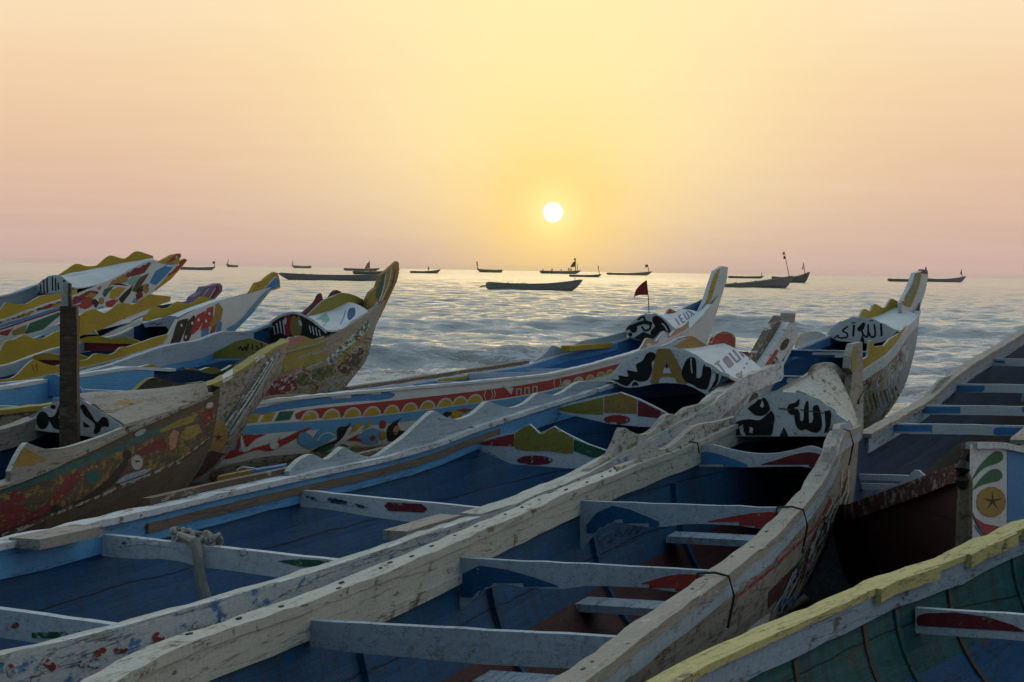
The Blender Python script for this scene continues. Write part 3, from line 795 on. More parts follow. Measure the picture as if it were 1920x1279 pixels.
h.stroke(smooth([(1570, 950), (1548, 1010), (1516, 1060), (1494, 1100)], 2), 4, ('cream', .4), 5)
h.stroke(smooth([(1583, 960), (1565, 1030), (1540, 1080), (1520, 1120)], 2), 4, ('green', .45), 5)
h.stroke(smooth([(1590, 880), (1588, 960), (1572, 1030), (1556, 1070)], 2), 3, ('cream', .4), 5)
h.stroke(smooth([(1579, 880), (1574, 940), (1562, 985)], 2), 3, ('cream', .4), 5)
h.stroke(smooth([(1518, 1050), (1535, 1030), (1540, 1060), (1525, 1090), (1518, 1120)], 2), 4, ('maroon', .35), 5)
h.stroke(smooth([(1497, 1080), (1512, 1066), (1515, 1095), (1497, 1120)], 2), 4, ('red', .45), 5)
for k in range(60):
    u = rng.uniform(0, 1); x0 = np.interp(u, [0, 1], [1470, 1598]); y0 = np.interp(u, [0, 1], [1095, 870])+rng.uniform(0, 50); ln = rng.uniform(25, 75)
    dx_ = -rng.uniform(.25, .6); h.stroke(smooth([(x0, y0), (x0+dx_*ln*.4+rng.uniform(-3, 3), y0+ln*.5), (x0+dx_*ln, y0+ln)], 2), rng.uniform(1.3, 3.2), (('cream', .4), ('greywood', .3), ('greyblue', .4), ('darkred', .4), ('cream', .3), ('green', .5), ('brown', .4))[k % 7], 5)
for dx in (0, 1, 2): h.stroke(smooth([(1462+dx*12, 1150-dx*2), (1464+dx*12, 1125), (1472+dx*12, 1118), (1474+dx*12, 1135)], 2), 3.5, ('blue', .4), 4)
h.paint([(1395, 1180), (1420, 1160), (1440, 1148), (1436, 1175), (1410, 1195)], ('white', .3), 5)
h.paint(ell(1408, 1196, 5, 9), 'black', 4)
for q_ in ([(1112, 1040), (1116, 1012), (1120, 1004), (1124, 1016), (1130, 1030)], [(1128, 1012), (1140, 1002), (1146, 1010), (1138, 1016), (1150, 1012)], [(1152, 1008), (1158, 990), (1162, 1004), (1170, 1000), (1176, 992), (1180, 1000), (1190, 984), (1194, 998), (1206, 980), (1210, 988)]):
    h.stroke(smooth(q_), 1.6, ('black', .2), 4)
h.paint([(1552, 1086), (1568, 1070), (1572, 1078), (1562, 1105)], ('white', .3), 4)
h.build()
railw = ('cream', .32, 'wood')
M.rail(1, railw, 2.5, 16.3, wd=.12, h=.045).build(); M.rail(-1, ('greywood', .30, 'cream'), .6, 16.3, wd=.12, h=.05).build()
both(M, lambda sd: run(M.strake(sd, ('cream', .3, 'wood'), 2.6, 16.2, -.002, .14, th=.028)))
M.strake(-1, ('greyblue', .35, 'greywood'), .6, 16.2, .02, .11, inside=False, name='rubbing_strake', th=.022).build()
M.strake(1, ('greyblue', .5, 'greywood'), 1.0, 16.2, .02, .14, inside=False, name='rubbing_strake', th=.03).build()
M.strake(1, ('cream', .5, 'wood'), 11.45, 13.35, -.141, .055, th=.045, name='doubling_plank').build()
# iron straps wrapped over the right rail
for t in (5.9, 9.2, 11.7):
    for sd in ((-1,) if t != 5.9 else (-1, 1)):
        P = Part('rail_strap', M.root); c = M.gp(t, sd); o = M.l*sd
        pts = [c+o*.045+Vector((0, 0, -.22)), c+o*.075+Vector((0, 0, -.05)), c+o*.045+Vector((0, 0, .05)), c-o*.03+Vector((0, 0, .065)), c-o*.12+Vector((0, 0, .055)), c-o*.135+Vector((0, 0, -.03))]
        P.tube(smooth3(pts) if 'smooth3' in globals() else pts, .007, ('dark', .2), 6); P.build()
# nail heads and knots sunk in the rails are part of the rail's wear; a few nails stand proud
for sd, ts_ in ((1, np.arange(5.5, 15, .38)), (-1, np.arange(3.6, 15, .33))):
    P = Part('nails', M.root); P.kind = 1
    t_ = list(ts_)
    for t in t_:
        c = M.gp(t+rng.normal(0, .13), sd, -.03+rng.normal(0, .022), .048)
        P.box(c, [M.d*.012*rng.uniform(.5, 2.6), M.l*.006, Vector((0, 0, .003))], ('dark', .02))
    ob = P.build(); ob['kind'] = 'stuff'
T1 = M.thwart((590, 1160), (1222, 1196), ('greyblue', .30, 'greywood'), h=.135, th=.055, bottom=[.12, .135, .14, .15, .15, .15, .15]); T1.build()
T2 = M.thwart((868, 1044), (1376, 1070), ('greyblue', .25, 'greywood'), h=.11, th=.05, bottom=[.30, .12, .14, .15, .12, .11, .11, .13, .13])
T2.paint([(1183, 1100), (1225, 1087), (1262, 1078), (1300, 1077), (1340, 1084), (1362, 1096), (1355, 1118), (1183, 1112)], ('red', .30)); 
T2.paint([(858, 1080), (900, 1060), (950, 1068), (1000, 1082), (1062, 1104), (1062, 1120), (858, 1120)], ('deepblue', .15)); T2.build()
T3 = M.thwart((1092, 938), (1498, 952), ('greyblue', .25, 'greywood'), h=.12, th=.05, bottom=[.34, .12, .15, .16, .13, .12, .13, .14, .15])
T3.paint([(1325, 978), (1370, 969), (1410, 962), (1440, 960), (1500, 962), (1500, 990), (1325, 990)], ('red', .25))
T3.paint([(1100, 985), (1118, 962), (1148, 948), (1180, 955), (1236, 978), (1236, 1000), (1100, 1000)], ('deepblue', .15)); T3.build()
# ornate bulkhead board in front of the dark fore-hold
tB = M.curtain(1298, 850, 1)[0]
P = M.panel(tB, smooth([(1296, 846), (1320, 836), (1340, 834), (1370, 842), (1410, 849), (1450, 850), (1490, 843), (1520, 836), (1548, 845), (1560, 852)], 3)+[(1566, 884), (1500, 874), (1400, 876), (1296, 874)], ('white', .25, 'wood'), name='bulkhead_board')
P.paint([(1298, 850), (1325, 847), (1350, 852), (1385, 864), (1402, 872), (1402, 880), (1298, 880)], ('blue', .2), 5)
P.paint([(1410, 876), (1450, 864), (1490, 852), (1520, 848), (1545, 855), (1565, 868), (1565, 886), (1410, 882)], ('darkred', .2), 5); P.build()
# name board with calligraphy
tP = M.tp
P = M.panel(tP, smooth([(1365, 806), (1385, 778), (1410, 757), (1440, 741), (1475, 735), (1510, 741), (1550, 762), (1592, 792)], 3)+[(1594, 806), (1570, 818), (1480, 818), (1368, 818)], ('white', .22, 'wood'))
bk = ('black', .04, 'wood')
S = P.stroke
wt = ('white', .3, 'wood')
for pl in ([(1433, 742), (1443, 761), (1442, 771), (1432, 779), (1417, 779), (1406, 770), (1392.5, 757), (1408, 760), (1421, 750)],
           [(1446, 770), (1452, 779), (1451, 796), (1445, 817), (1421, 817), (1414, 799), (1400, 797), (1390, 806), (1392, 817), (1380, 817), (1374, 803), (1380, 793), (1388, 788), (1406, 786), (1423, 788), (1434, 781)],
           [(1395, 799), (1404, 794), (1414, 797), (1422, 817), (1399, 817), (1394, 808)], [(1368, 777), (1377, 770), (1382, 781), (1373, 780)],
           [(1475, 768), (1480, 758), (1491, 755), (1499, 748), (1497, 762), (1490, 764), (1492, 776), (1482, 777)],
           [(1489, 779), (1493, 799), (1502, 807), (1510, 805), (1522, 810), (1533, 811), (1540, 803), (1541, 788), (1536, 764), (1530, 759), (1524, 765), (1525, 783), (1522, 792), (1517, 790), (1516, 755), (1511, 754), (1507, 770), (1507, 785), (1503, 790), (1500, 785), (1499, 772), (1492, 766)],
           [(1546, 771), (1556, 769), (1559, 776), (1557, 799), (1550, 811), (1545, 812), (1548, 799)]): P.paint(pl, bk, 4)
P.paint([(1429, 750), (1433, 760), (1430, 765), (1425, 762)], wt, 3); P.paint([(1386, 801), (1393, 796), (1391, 806), (1394, 817), (1389, 815)], wt, 3); P.paint([(1406, 800), (1412, 803), (1411, 812), (1405, 811)], wt, 3)
P.paint([(1462, 818), (1470, 800), (1478, 818)], 'black', 5); pM = P
S([(1460, 766), (1482, 768)], 3, ('wood', .3)); S([(1500, 768), (1545, 775)], 2, ('brown', .3))
P.build()
dk = M.deck(tP, 1.05, .34, .05, ('cream', .35, 'brown'), panel=pM, ltop=[(1366, 808), (1405, 775), (1440, 744), (1480, 722), (1512, 702), (1530, 685), (1550, 681), (1575, 695), (1600, 712)]); dk.build()
for (tt, wv) in ((2.5, .0), (1.9, .1), (1.5, -.12)): pass
P = M.splash(1, [(1372, 790), (1400, 768), (1440, 742), (1468, 725), (1490, 712), (1512, 702), (1522, 686), (1545, 679), (1560, 683), (1578, 700)], ('cream', .4, 'wood'), edge=('brown', .3), name='splash_board'); P.build()
P = M.splash(1, [(1150, 893), (1168, 878), (1182, 862), (1192, 838), (1199, 824), (1207, 829), (1222, 842), (1240, 840), (1260, 826), (1280, 808), (1300, 796), (1340, 789), (1372, 780)], ('cream', .45, 'wood'), edge='greywood', th=.05, bot=.045, name='splash_board'); P.build()
P = M.splash(-1, [(1541, 915), (1553, 888), (1556, 850), (1560, 836), (1568, 834), (1571, 846), (1573, 806), (1576, 796), (1596, 792), (1600, 800)], ('greyblue', .4, 'wood'), edge='greywood', th=.05, bot=.04, sm=0, name='splash_board'); P.build()
P = M.slab([(1580, 800), (1586, 750), (1592, 700), (1586, 690), (1588, 668), (1594, 645), (1611, 641), (1612, 700), (1613, 790), (1609, 900), (1600, 960), (1596, 930), (1585, 850)], .07, ('greywood', .35, 'wood'))
P.paint([(1595, 660), (1606, 655), (1607, 690), (1597, 700)], ('olive', .4), 5); P.build()
for xl, y, t in ((1228, 1000, 6.5), (1078, 1124, 9.0), (880, 1262, 11.3)):       # low seats deep inside
    a = M.trans(xl, y, t); q = M.c(t)-M.l*(M.w(t)*.80); q.z = a.z; a = M.c(t)+M.l*min((a-M.c(t)).dot(M.l), M.w(t)*.8)+Vector((0, 0, a.z))
    P = Part('bench', M.root); P.box((a+q)/2-M.d*.17, [(a-q)/2, M.d*.17, Vector((0, 0, .025))], ('greyblue', .4)); P.build()
for t in (6.35, 8.55, 10.9, 13.0):      # ribs
    for sd in (1, -1):
        P = Part('rib', M.root); secs = []
        for v in np.linspace(.16, .92, 9):
            zg, zk = M.zg(t, sd), M.zk(t)+.1; x = (M.w(t)-.05)*(1-v**2.4)**.8
            p = M.c(t)+M.l*(sd*x); p.z = zg+(zk-zg)*v
            secs.append([p-M.d*.03, p+M.d*.03, p+M.d*.03-M.l*sd*.035, p-M.d*.03-M.l*sd*.035])
        P.sweep(secs, ('deepblue', .3, 'brown', 1, .7)); P.build()

# ---------------- second boat, deep blue inside, gold letter A on its board
L = Boat('pirogue', 'pirogue plain deep blue inside with a gold letter A on its name board', (1482, 655, 28.5), 19, 21.5, .86, 8.0, .70,
         left=[(0, 1024), (237, 970), (400, 931), (570, 893), (695, 867), (800, 838), (875, 808), (1032, 759), (1145, 722), ('t', 2.5, 2.15), ('t', 0, 2.5)],
         right=[(0, 1238), (480, 1111), (580, 1082), (700, 1042), (792, 1008), (955, 957), (1087, 903), (1150, 868), (1250, 812), (1345, 752), (1395, 712), ('t', 1.0, 2.2), ('t', 0, 2.5)],
         panel=(1143, 1353, 700), stem=[(1489, 640), (1450, 715), (1415, 780), (1380, 850)])
h = L.hull(('greyblue', .45, 'wood'), ('deepblue', .12, 'brown', 1, .45), floor=('deepblue', .2), flare=.8)
for (x, y) in ((1470, 640), (1450, 680), (1432, 715), (1412, 750)):
    h.paint(ell(x, y, 7, 15, .5), ('black', .3), 4); h.stroke(ell(x, y, 9, 17, .5)+[ell(x, y, 9, 17, .5)[0]], 2, ('cream', .3), 4)
h.stroke([(1463, 630), (1395, 760)], 4, ('white', .3))
# old red lettering along the white sheer strake
h.build()
L.rail(1, ('white', .36, 'wood'), 2.6, 21.4, wd=.14, h=.04).build()
L.rail(-1, ('cream', .32, 'wood'), 1.0, 14.6, wd=.15, h=.045).build()
L.rail(-1, ('cream', .25, 'wood'), 14.6, 21.4, wd=.075, h=.03, name='gunwale', off=0).build()
L.strake(1, ('lightblue', .25, 'wood'), 2.7, 21.3, -.002, .17, th=.03).build()
L.strake(-1, ('lightblue', .25, 'wood'), 2.7, 21.3, -.002, .17, th=.03).build()
L.strake(1, ('wood', .3, 'brown'), 9.5, 16.2, -.05, .055, th=.045, name='doubling_plank').build()
L.strake(1, ('brown', .4, 'greywood'), 8.9, 16.0, .085, .035, th=.055, name='loose_plank', proud=-.11).build()
rs = L.strake(-1, ('white', .42, 'blue'), 1.0, 21.3, .03, .20, th=.035, inside=False, name='rubbing_strake')
for (x, y, s_) in ((20, 1262, 1), (60, 1270, .9), (100, 1246, 1.1), (160, 1240, 1), (185, 1224, .9), (228, 1224, .8), (300, 1196, 1), (340, 1200, .8), (372, 1180, .9), (420, 1172, .8), (450, 1160, .8), (500, 1150, .8), (528, 1140, 1.0), (580, 1125, .9)):
    for k in range(5):
        a_, b__ = x+rng.normal(0, 9*s_), y+rng.normal(0, 5*s_)
        rs.paint([(a_+math.cos(q)*rng.uniform(3, 9)*s_, b__+math.sin(q)*rng.uniform(3, 9)*s_) for q in np.linspace(0, 6.28, 8)[:-1]], ('red', .6, 'white'), 5)
rs.build()
P = Part('rail_end_block', L.root); c = L.gp(17.4, 1, -.16, .02)
P.box(c, [L.d*.35, L.l*.10, Vector((0, 0, .03))], ('greywood', .4, 'wood')); P.build()
P = Part('rail_end_block', L.root); c = L.gp(15.2, -1, -.15, .015)
P.box(c, [L.d*.5, L.l*.08, Vector((0, 0, .03))], ('greywood', .3, 'wood')); P.build()
wh = ('white', .16)
T = L.thwart((-110, 1122), (262, 1180), ('white', .2), h=.15, th=.07); T.paint([(60, 1186), (130, 1184), (215, 1180), (215, 1200), (60, 1196)], ('green', .5, 'white')); T.paint(ell(27, 1172, 9, 6), ('red', .65, 'white')); T.build()
T = L.thwart((202, 1000), (640, 1048), ('white', .22), h=.13, th=.07, bottom=[.13, .13, .10, .13, .13, .14, .14, .13])
T.paint([(215, 1012), (262, 1008), (320, 1018), (318, 1026), (270, 1020), (222, 1026)], ('navy', .8, 'white'))
T.paint(ell(400, 1026, 12, 6), ('red', .5, 'white')); T.paint(ell(455, 1036, 10, 6), ('red', .6, 'white'))
T.paint([(520, 1052), (560, 1048), (625, 1052), (625, 1066), (560, 1062)], ('green', .45, 'white')); T.build()
T = L.thwart((570, 918), (960, 955), ('white', .16), h=.13, th=.07, bottom=[.12, .12, .14, .15, .15, .14, .14])
T.paint([(575, 926), (620, 932), (690, 950), (688, 954), (630, 944), (575, 938)], ('navy', .7, 'white'))
T.stroke([(722, 949), (728, 943), (790, 946), (800, 954), (795, 959), (730, 956), (722, 949)], 2.5, ('darkred', .3)); T.paint([(728, 953), (795, 958), (795, 961), (728, 958)], ('darkred', .3))
T.paint([(850, 972), (900, 962), (950, 960), (950, 972), (900, 978)], ('green', .4, 'white')); T.build()
# ornate boards across
def ornate(t_px, top, bottom, paints, nm='bulkhead_board'):
    t = L.curtain(t_px[0], t_px[1], 1)[0]
    P = L.panel(t, top+bottom, ('white', .15), name=nm)
    for pl, mt in paints: P.paint(pl, mt, 5)
    P.build()
ornate((888, 830), [(886, 832), (930, 817), (965, 811), (994, 795), (1013, 812), (1040, 799), (1062, 812), (1105, 833), (1150, 848)], [(1150, 880), (1100, 880), (1040, 876), (960, 870), (920, 852), (884, 838)],
       [([(893, 833), (930, 821), (964, 813), (964, 837), (930, 836), (893, 834)], ('red', .3, 'white')), ([(967, 812), (993, 797), (1013, 815), (1040, 801), (1062, 814), (1073, 820), (1074, 850), (1030, 846), (967, 842)], ('olive', .25)),
        ([(1076, 824), (1148, 850), (1148, 858), (1110, 858), (1076, 846)], ('green', .35)), (ell(1003, 863, 34, 9), ('darkred', .35, 'white')), ([(890, 841), (918, 848), (952, 868), (915, 862), (888, 848)], ('green', .3))])
ornate((1036, 764), [(1034, 766), (1075, 754), (1125, 742), (1164, 735), (1200, 748), (1240, 768), (1260, 780)], [(1256, 802), (1200, 800), (1140, 794), (1090, 782), (1050, 774)],
       [([(1040, 768), (1080, 757), (1131, 745), (1131, 778), (1080, 775)], ('olive', .3)), ([(1133, 744), (1164, 737), (1194, 749), (1194, 776), (1133, 774)], ('ochre', .3)),
        ([(1196, 750), (1240, 771), (1256, 781), (1252, 786), (1196, 780)], ('darkred', .25, 'white')), (ell(1157, 787, 25, 9), ('red', .25, 'white'))])
# the A board
tP = L.tp
P = L.panel(tP, smooth([(1143, 709), (1165, 688), (1194, 665), (1217, 656), (1241, 653), (1266, 655), (1296, 666), (1335, 690), (1353, 705)], 3)+[(1345, 722), (1327, 741)]+smooth([(1305, 729), (1286, 721), (1250, 718), (1225, 720), (1197, 726), (1172, 726), (1155, 718)], 2), ('white', .22, 'wood'))
bk = ('black', .12, 'wood')
P.paint([(1144, 710), (1160, 712), (1160, 704), (1178, 706), (1176, 694), (1195, 697), (1192, 684), (1205, 676), (1212, 664), (1222, 660), (1232, 668), (1222, 680), (1223, 694), (1215, 712), (1200, 716), (1188, 713), (1176, 724), (1160, 718)], bk, 5)
P.paint(ell(1191, 722, 6, 6), bk, 4)
P.paint([(1232, 656), (1257, 655), (1289, 721), (1271, 720), (1264, 708), (1238, 708), (1234, 720), (1220, 720)], ('ochre', .15), 5)
P.paint([(1243, 700), (1246, 690), (1250, 681), (1255, 690), (1259, 700)], ('white', .1), 4); P.paint([(1247, 690), (1250, 679), (1254, 690)], bk, 4)
P.paint([(1283, 682), (1290, 672), (1303, 671), (1306, 690), (1306, 708), (1315, 706), (1318, 688), (1324, 682), (1334, 694), (1331, 715), (1325, 730), (1310, 728), (1300, 722), (1285, 715), (1278, 700)], bk, 5)
P.stroke(smooth([(1296, 672), (1296, 684), (1298, 700)]), 2, ('white', .1), 4)
P.stroke(smooth([(1345, 700), (1344, 712), (1338, 728), (1332, 736)]), [6]*6+[9]*7, bk, 4)
P.build()
dk = L.deck(tP, 2.9, .50, .05, ('white', .12, 'wood'), panel=P, ltop=[(1143, 712), (1200, 676), (1250, 656), (1300, 652), (1335, 645), (1380, 637), (1400, 650)])
def letters(P, org, ux, uy, word, mat, w_=2.6):
    G = {'T': [[(0, 0), (1, 0)], [(.5, 0), (.5, 1)]], 'O': [[(.1, .1), (.9, .1), (.9, .9), (.1, .9), (.1, .1)]], 'U': [[(.1, 0), (.1, .95), (.9, .95), (.9, 0)]], 'R': [[(.1, 1), (.1, 0), (.85, .05), (.85, .45), (.1, .5), (.9, 1)]],
         'E': [[(.9, 0), (.1, 0), (.1, 1), (.9, 1)], [(.1, .5), (.7, .5)]], 'I': [[(.5, 0), (.5, 1)]], 'B': [[(.1, 0), (.1, 1), (.9, .95), (.9, .55), (.2, .5), (.8, .4), (.8, 0), (.1, 0)]], 'X': [[(0, 0), (1, 1)], [(1, 0), (0, 1)]], 'A': [[(0, 1), (.5, 0), (1, 1)], [(.2, .65), (.8, .65)]], 'S': [[(.9, .1), (.1, .1), (.1, .5), (.9, .5), (.9, .95), (.1, .95)]], 'L': [[(.1, 0), (.1, 1), (.9, 1)]]}
    for k, ch in enumerate(word):
        for pl in G.get(ch, []):
            P.stroke([(org[0]+ux[0]*(k+x*.68)+uy[0]*y, org[1]+ux[1]*(k+x*.68)+uy[1]*y) for x, y in pl], w_, mat, 4)
letters(dk, (1340, 684), (13.0, -10.6), (15, 18), 'TOURE', ('purple', .2, 'white'), 3.2)
for k in range(9): dk.paint(ell(1385+k*5.0, 706-k*8.0 if k < 5 else 706-k*8.0, 1.8, 1.8, 0, 6), ('purple', .2), 3)
dk.build()
P = L.splash(1, [(532, 884), (545, 868), (560, 857), (578, 851), (600, 862), (618, 851), (630, 840), (637, 838), (655, 848), (690, 857), (715, 843), (745, 822), (770, 800), (802, 771), (812, 773), (830, 783), (850, 786), (875, 778), (895, 762), (907, 752), (920, 757), (950, 764), (975, 757), (995, 741), (1006, 736), (1035, 741), (1060, 727), (1078, 716), (1110, 715), (1142, 716)], ('greyblue', .22, 'wood'), edge=('cream', .2), th=.045, sm=2); P.build()
P = L.splash(-1, [(1088, 902), (1105, 880), (1128, 868), (1148, 850), (1162, 820), (1170, 802), (1182, 808), (1200, 815), (1220, 812), (1238, 796), (1250, 780), (1262, 776), (1272, 782), (1290, 765), (1318, 758), (1345, 742), (1370, 725), (1392, 700)], ('cream', .45, 'wood'), edge=('greywood', .5, 'wood'), th=.06, sm=2)
P.paint([(1175, 838), (1195, 826), (1193, 845), (1180, 862)], ('olive', .5, 'wood'), 5); P.paint([(1110, 880), (1130, 872), (1125, 888)], ('ochre', .4, 'wood'), 5); P.build()
P = L.splash(1, [(1222, 652), (1245, 645), (1262, 636), (1280, 630), (1295, 632), (1312, 644), (1325, 646), (1331, 632), (1340, 624), (1352, 621), (1366, 626), (1372, 634)], ('ochre', .3), edge='cream', th=.05, sm=2, name='splash_board')
P.paint([(1328, 660), (1328, 618), (1376, 618), (1376, 660)], ('red', .15), 5); P.paint([(1245, 660), (1292, 632), (1294, 600), (1245, 610)], ('greyblue', .15), 5); P.build()
P = L.slab([(1395, 725), (1427, 677), (1470, 610), (1474, 604), (1489, 607), (1490, 632), (1472, 668), (1440, 728), (1405, 790), (1395, 760)], .09, ('white', .30, 'wood'))
for (x, y) in ((1473, 650), (1452, 685), (1430, 722)):
    P.paint(ell(x-2, y-4, 6, 13, .55), ('black', .35, 'white'), 4)
P.paint([(1430, 690), (1455, 655), (1460, 658), (1436, 700)], ('red', .4, 'wood'), 4); P.build()
P = L.slab([(1410, 660), (1425, 668), (1452, 620), (1471, 592), (1471, 606), (1453, 642), (1436, 676), (1415, 705), (1400, 712)], .10, ('brown', .45, 'cream'), name='prow_splinter', off=.10); P.build()

# coil of rope and its hanging end on the middle thwart of the blue boat
def rope():
    c0 = at(366, 1012, EYE.z and 12.9); B = Part('rope', None)
    rp = ('greywood', .2, 'wood')
    ax = Vector((.92, -.22, -.05)).normalized(); up = Vector((0, 0, 1)); dp = ax.cross(up)
    B.D = 0; pts = []
    tt = L.curtain(202, 1000, 1, -.05)[0]
    def onb(px, py): return L.trans(px, py, tt+.03)
    ca, cb = onb(322, 1014), onb(402, 1024)
    for k in range(420):
        u = k/420; c = ca.lerp(cb, .5+.5*math.sin(u*5.3-1.2)); a = u*2*math.pi*15
        r1 = .062+.014*math.sin(k*.31); pts.append(c+up*(math.cos(a)*r1+.005)+dp*(math.sin(a)*(.058+.012*math.sin(k*.7)))+ax*(.03*math.sin(k*.37)))
    B.tube(pts, [.013+.003*math.sin(k*1.3) for k in range(420)], rp, 6)
    e = onb(376, 1035); q = [pts[-1], onb(378, 1040), onb(380, 1060), onb(384, 1085), onb(392, 1112), onb(398, 1150)]
    q = [Vector(v) for v in smooth([tuple(v) for v in q], 4)] if False else q
    B2 = [p+Vector((0, -.14, 0)) for p in [onb(372, 1010)]+q[1:]]
    B.tube([pts[-1]]+B2, [.014]+[.034]*6, rp, 8)
    B.build(tagd=dict(label='frayed pale rope lashed round a white thwart, its end hanging down', cat='rope'))
rope()
# ---------------- patterned boat with the red flag (red band of yellow arches)
K = Boat('pirogue', 'long pirogue painted with yellow arches on a red band, a red flag on its bow', (1352, 560, 49), 24.5, 24.5, .95, 8.0, .65, panel=(1171, 1266, 620),
         left=[(560, 752), (650, 736), (760, 722), (985, 687), (1060, 664), (1120, 652), (1180, 634), ('t', 3.0, 2.35), ('t', 0, 3.0)],
         right=[(465, 762), (490, 757), (575, 747), (700, 736), (880, 720), (1030, 705), (1110, 686), (1195, 661), (1240, 645), (1290, 620), ('t', 1.0, 2.7), ('t', 0, 3.0)],
         stem=[(1362, 520), (1345, 575), (1325, 628), (1318, 660), (1300, 690)], sternw=.8)
h = K.hull(('white', .12, 'greywood', .6), ('blue', .18), floor=('blue', .3), flare=.62)
bl = ('lightblue', .12, 'white'); rd = ('red', .10, 'white'); ye = ('yellow', .10, 'white')
h.paint([(466, 770), (530, 755), (640, 741), (730, 735), (730, 748), (640, 755), (530, 769), (470, 782)], ('blue', .2, 'white'))
h.paint([(556, 786), (566, 770), (700, 755), (880, 735), (1030, 713), (1175, 678), (1215, 665), (1215, 680), (1150, 699), (1005, 736), (880, 755), (700, 778)], rd, 9)
h.paint([(455, 806), (462, 798), (560, 791), (700, 781), (880, 758), (1005, 739), (1100, 718), (1100, 733), (1005, 756), (880, 775), (700, 797), (560, 808), (452, 815)], bl, 9)
h.paint([(468, 777), (490, 775), (482, 792), (459, 795)], ye, 5); h.paint([(496, 775), (517, 773), (509, 790), (488, 792)], ye, 5)
h.paint([(524, 772), (552, 770), (543, 787), (514, 790)], ('green', .15, 'white'), 5)
h.paint(star(476, 785, 7), 'olive', 3); h.paint(star(502, 783, 7), 'olive', 3)
xs = [581, 621, 660, 697, 734, 768, 801, 834, 862]; 
def archy(x): return np.interp(x, [560, 700, 880, 1005, 1150], [788, 779, 756, 738, 699])
for k, x in enumerate(xs+[890, 1062, 1084, 1106, 1126, 1143]):
    y = archy(x); w_ = (17 if x < 700 else 15) if x < 900 else (10 if x < 1100 else 8); hh_ = w_*1.05
    arc = [(x+w_*math.cos(a), y+(-hh_*math.sin(a))-(x-xs[0])*0) for a in np.linspace(0, math.pi, 11)]
    sl = -.14
    arc = [(a, b_+(a-x)*sl) for a, b_ in arc]
    h.paint(arc, ('cream', .1, 'white'), 5)
    arc2 = [(x+(a-x)*.78, y+(b_-y)*.78) for a, b_ in arc]; h.paint(arc2, ye, 5)
for x in (910, 920, 925, 1040, 1048): 
    y = archy(x); h.stroke([(x, y-20), (x-3 if x in (910, 1040) else x+3, y-10), (x, y-1)], 1.5, ('cream', .1), 4)
h.paint([(940, 722), (958, 740), (962, 727)], ('cream', .1), 4)
for k in range(3):
    x = 972+k*15; y = archy(x)-1; h.stroke([(x-4, y), (x-4, y-12), (x+4, y-13), (x+4, y-2)], 2, ('cream', .1), 4)
# scrolls and flowers below the blue band
h.paint([(406, 858), (425, 845), (432, 820), (440, 811), (455, 814), (452, 830), (448, 846), (465, 842), (500, 833), (530, 822), (560, 808), (583, 801), (560, 818), (530, 835), (505, 845), (480, 843), (440, 856), (424, 860)], rd, 7)
h.paint([(456, 815), (475, 815), (500, 813), (480, 822), (462, 838), (458, 828)], rd, 6)
h.paint(ell(437, 834, 5, 11, .4), bl, 4); h.paint(ell(513, 834, 9, 8), ('white', .1), 5); h.stroke(smooth([(452, 816), (452, 832), (456, 846), (470, 840)]), 3, ('white', .1), 4)
h.paint(ell(530, 818, 8, 3, -.6), ('white', .1), 4)
h.paint([(557, 820), (562, 811), (572, 810), (582, 815), (587, 824), (595, 808), (612, 800), (632, 803), (632, 816), (616, 826), (600, 835), (582, 842), (566, 836), (558, 830)], bl, 6)
h.stroke(smooth([(594, 826), (602, 815), (615, 811), (628, 816)]), 2, ('white', .1), 4)
h.paint([(581, 846), (600, 836), (625, 826), (632, 822), (630, 808), (636, 800), (648, 799), (658, 792), (650, 805), (643, 818), (633, 828), (622, 836), (600, 846)], ('black', .15), 5)
h.paint([(592, 845), (605, 838), (622, 832), (628, 836), (618, 843), (600, 848)], ('green', .15), 4)
h.paint([(648, 826), (662, 818), (676, 812), (668, 820), (680, 828), (665, 826)], rd, 4)
h.paint([(656, 812), (665, 795), (678, 790), (676, 798), (666, 808)], ye, 4); h.paint([(678, 806), (690, 792), (700, 787), (698, 794), (688, 802)], ye, 4)
h.paint([(672, 820), (684, 806), (698, 802), (711, 806), (708, 830), (694, 833), (680, 830)], bl, 5); h.paint([(690, 822), (698, 814), (704, 820), (698, 828)], rd, 3)
h.paint(ell(717, 795, 6, 8), rd, 4); h.paint(ell(717, 816, 6, 9), ye, 4)
h.paint([(727, 826), (724, 812), (728, 798), (737, 791), (752, 783), (744, 794), (748, 806), (760, 808), (775, 803), (783, 785), (785, 800), (776, 815), (760, 824), (744, 828)], ('black', .15), 5)
h.paint(ell(741, 806, 5, 9, .2), ('peach', .1), 4)
h.paint([(655, 836), (670, 834), (680, 838), (665, 840)], ye, 4); h.paint([(634, 833), (645, 832), (655, 838), (645, 836)], ('green', .2), 4)
h.paint([(826, 780), (835, 771), (850, 773), (838, 782)], ('black', .2), 4); h.paint(ell(856, 776, 11, 8), ye, 4); h.paint([(850, 770), (870, 765), (885, 768), (872, 773)], rd, 4)
h.paint([(785, 800), (790, 786), (793, 800)], ('black', .2), 4); h.paint([(795, 798), (799, 784), (801, 798)], ('black', .2), 4)
h.paint([(960, 765), (1000, 752), (1060, 738), (1050, 748), (1000, 762)], ('brown', .3), 5)
h.paint([(398, 880), (480, 858), (560, 850), (640, 843), (700, 836), (760, 832), (780, 840), (700, 865), (600, 880), (480, 900), (400, 905)], ('brown', .75, 'greywood'), 9)
h.build()
K.rail(1, ('white', .18, 'greywood'), 3.2, 24.4, wd=.11, h=.035).build(); K.rail(-1, ('white', .12, 'blue'), 1.2, 24.4, wd=.12, h=.04).build()
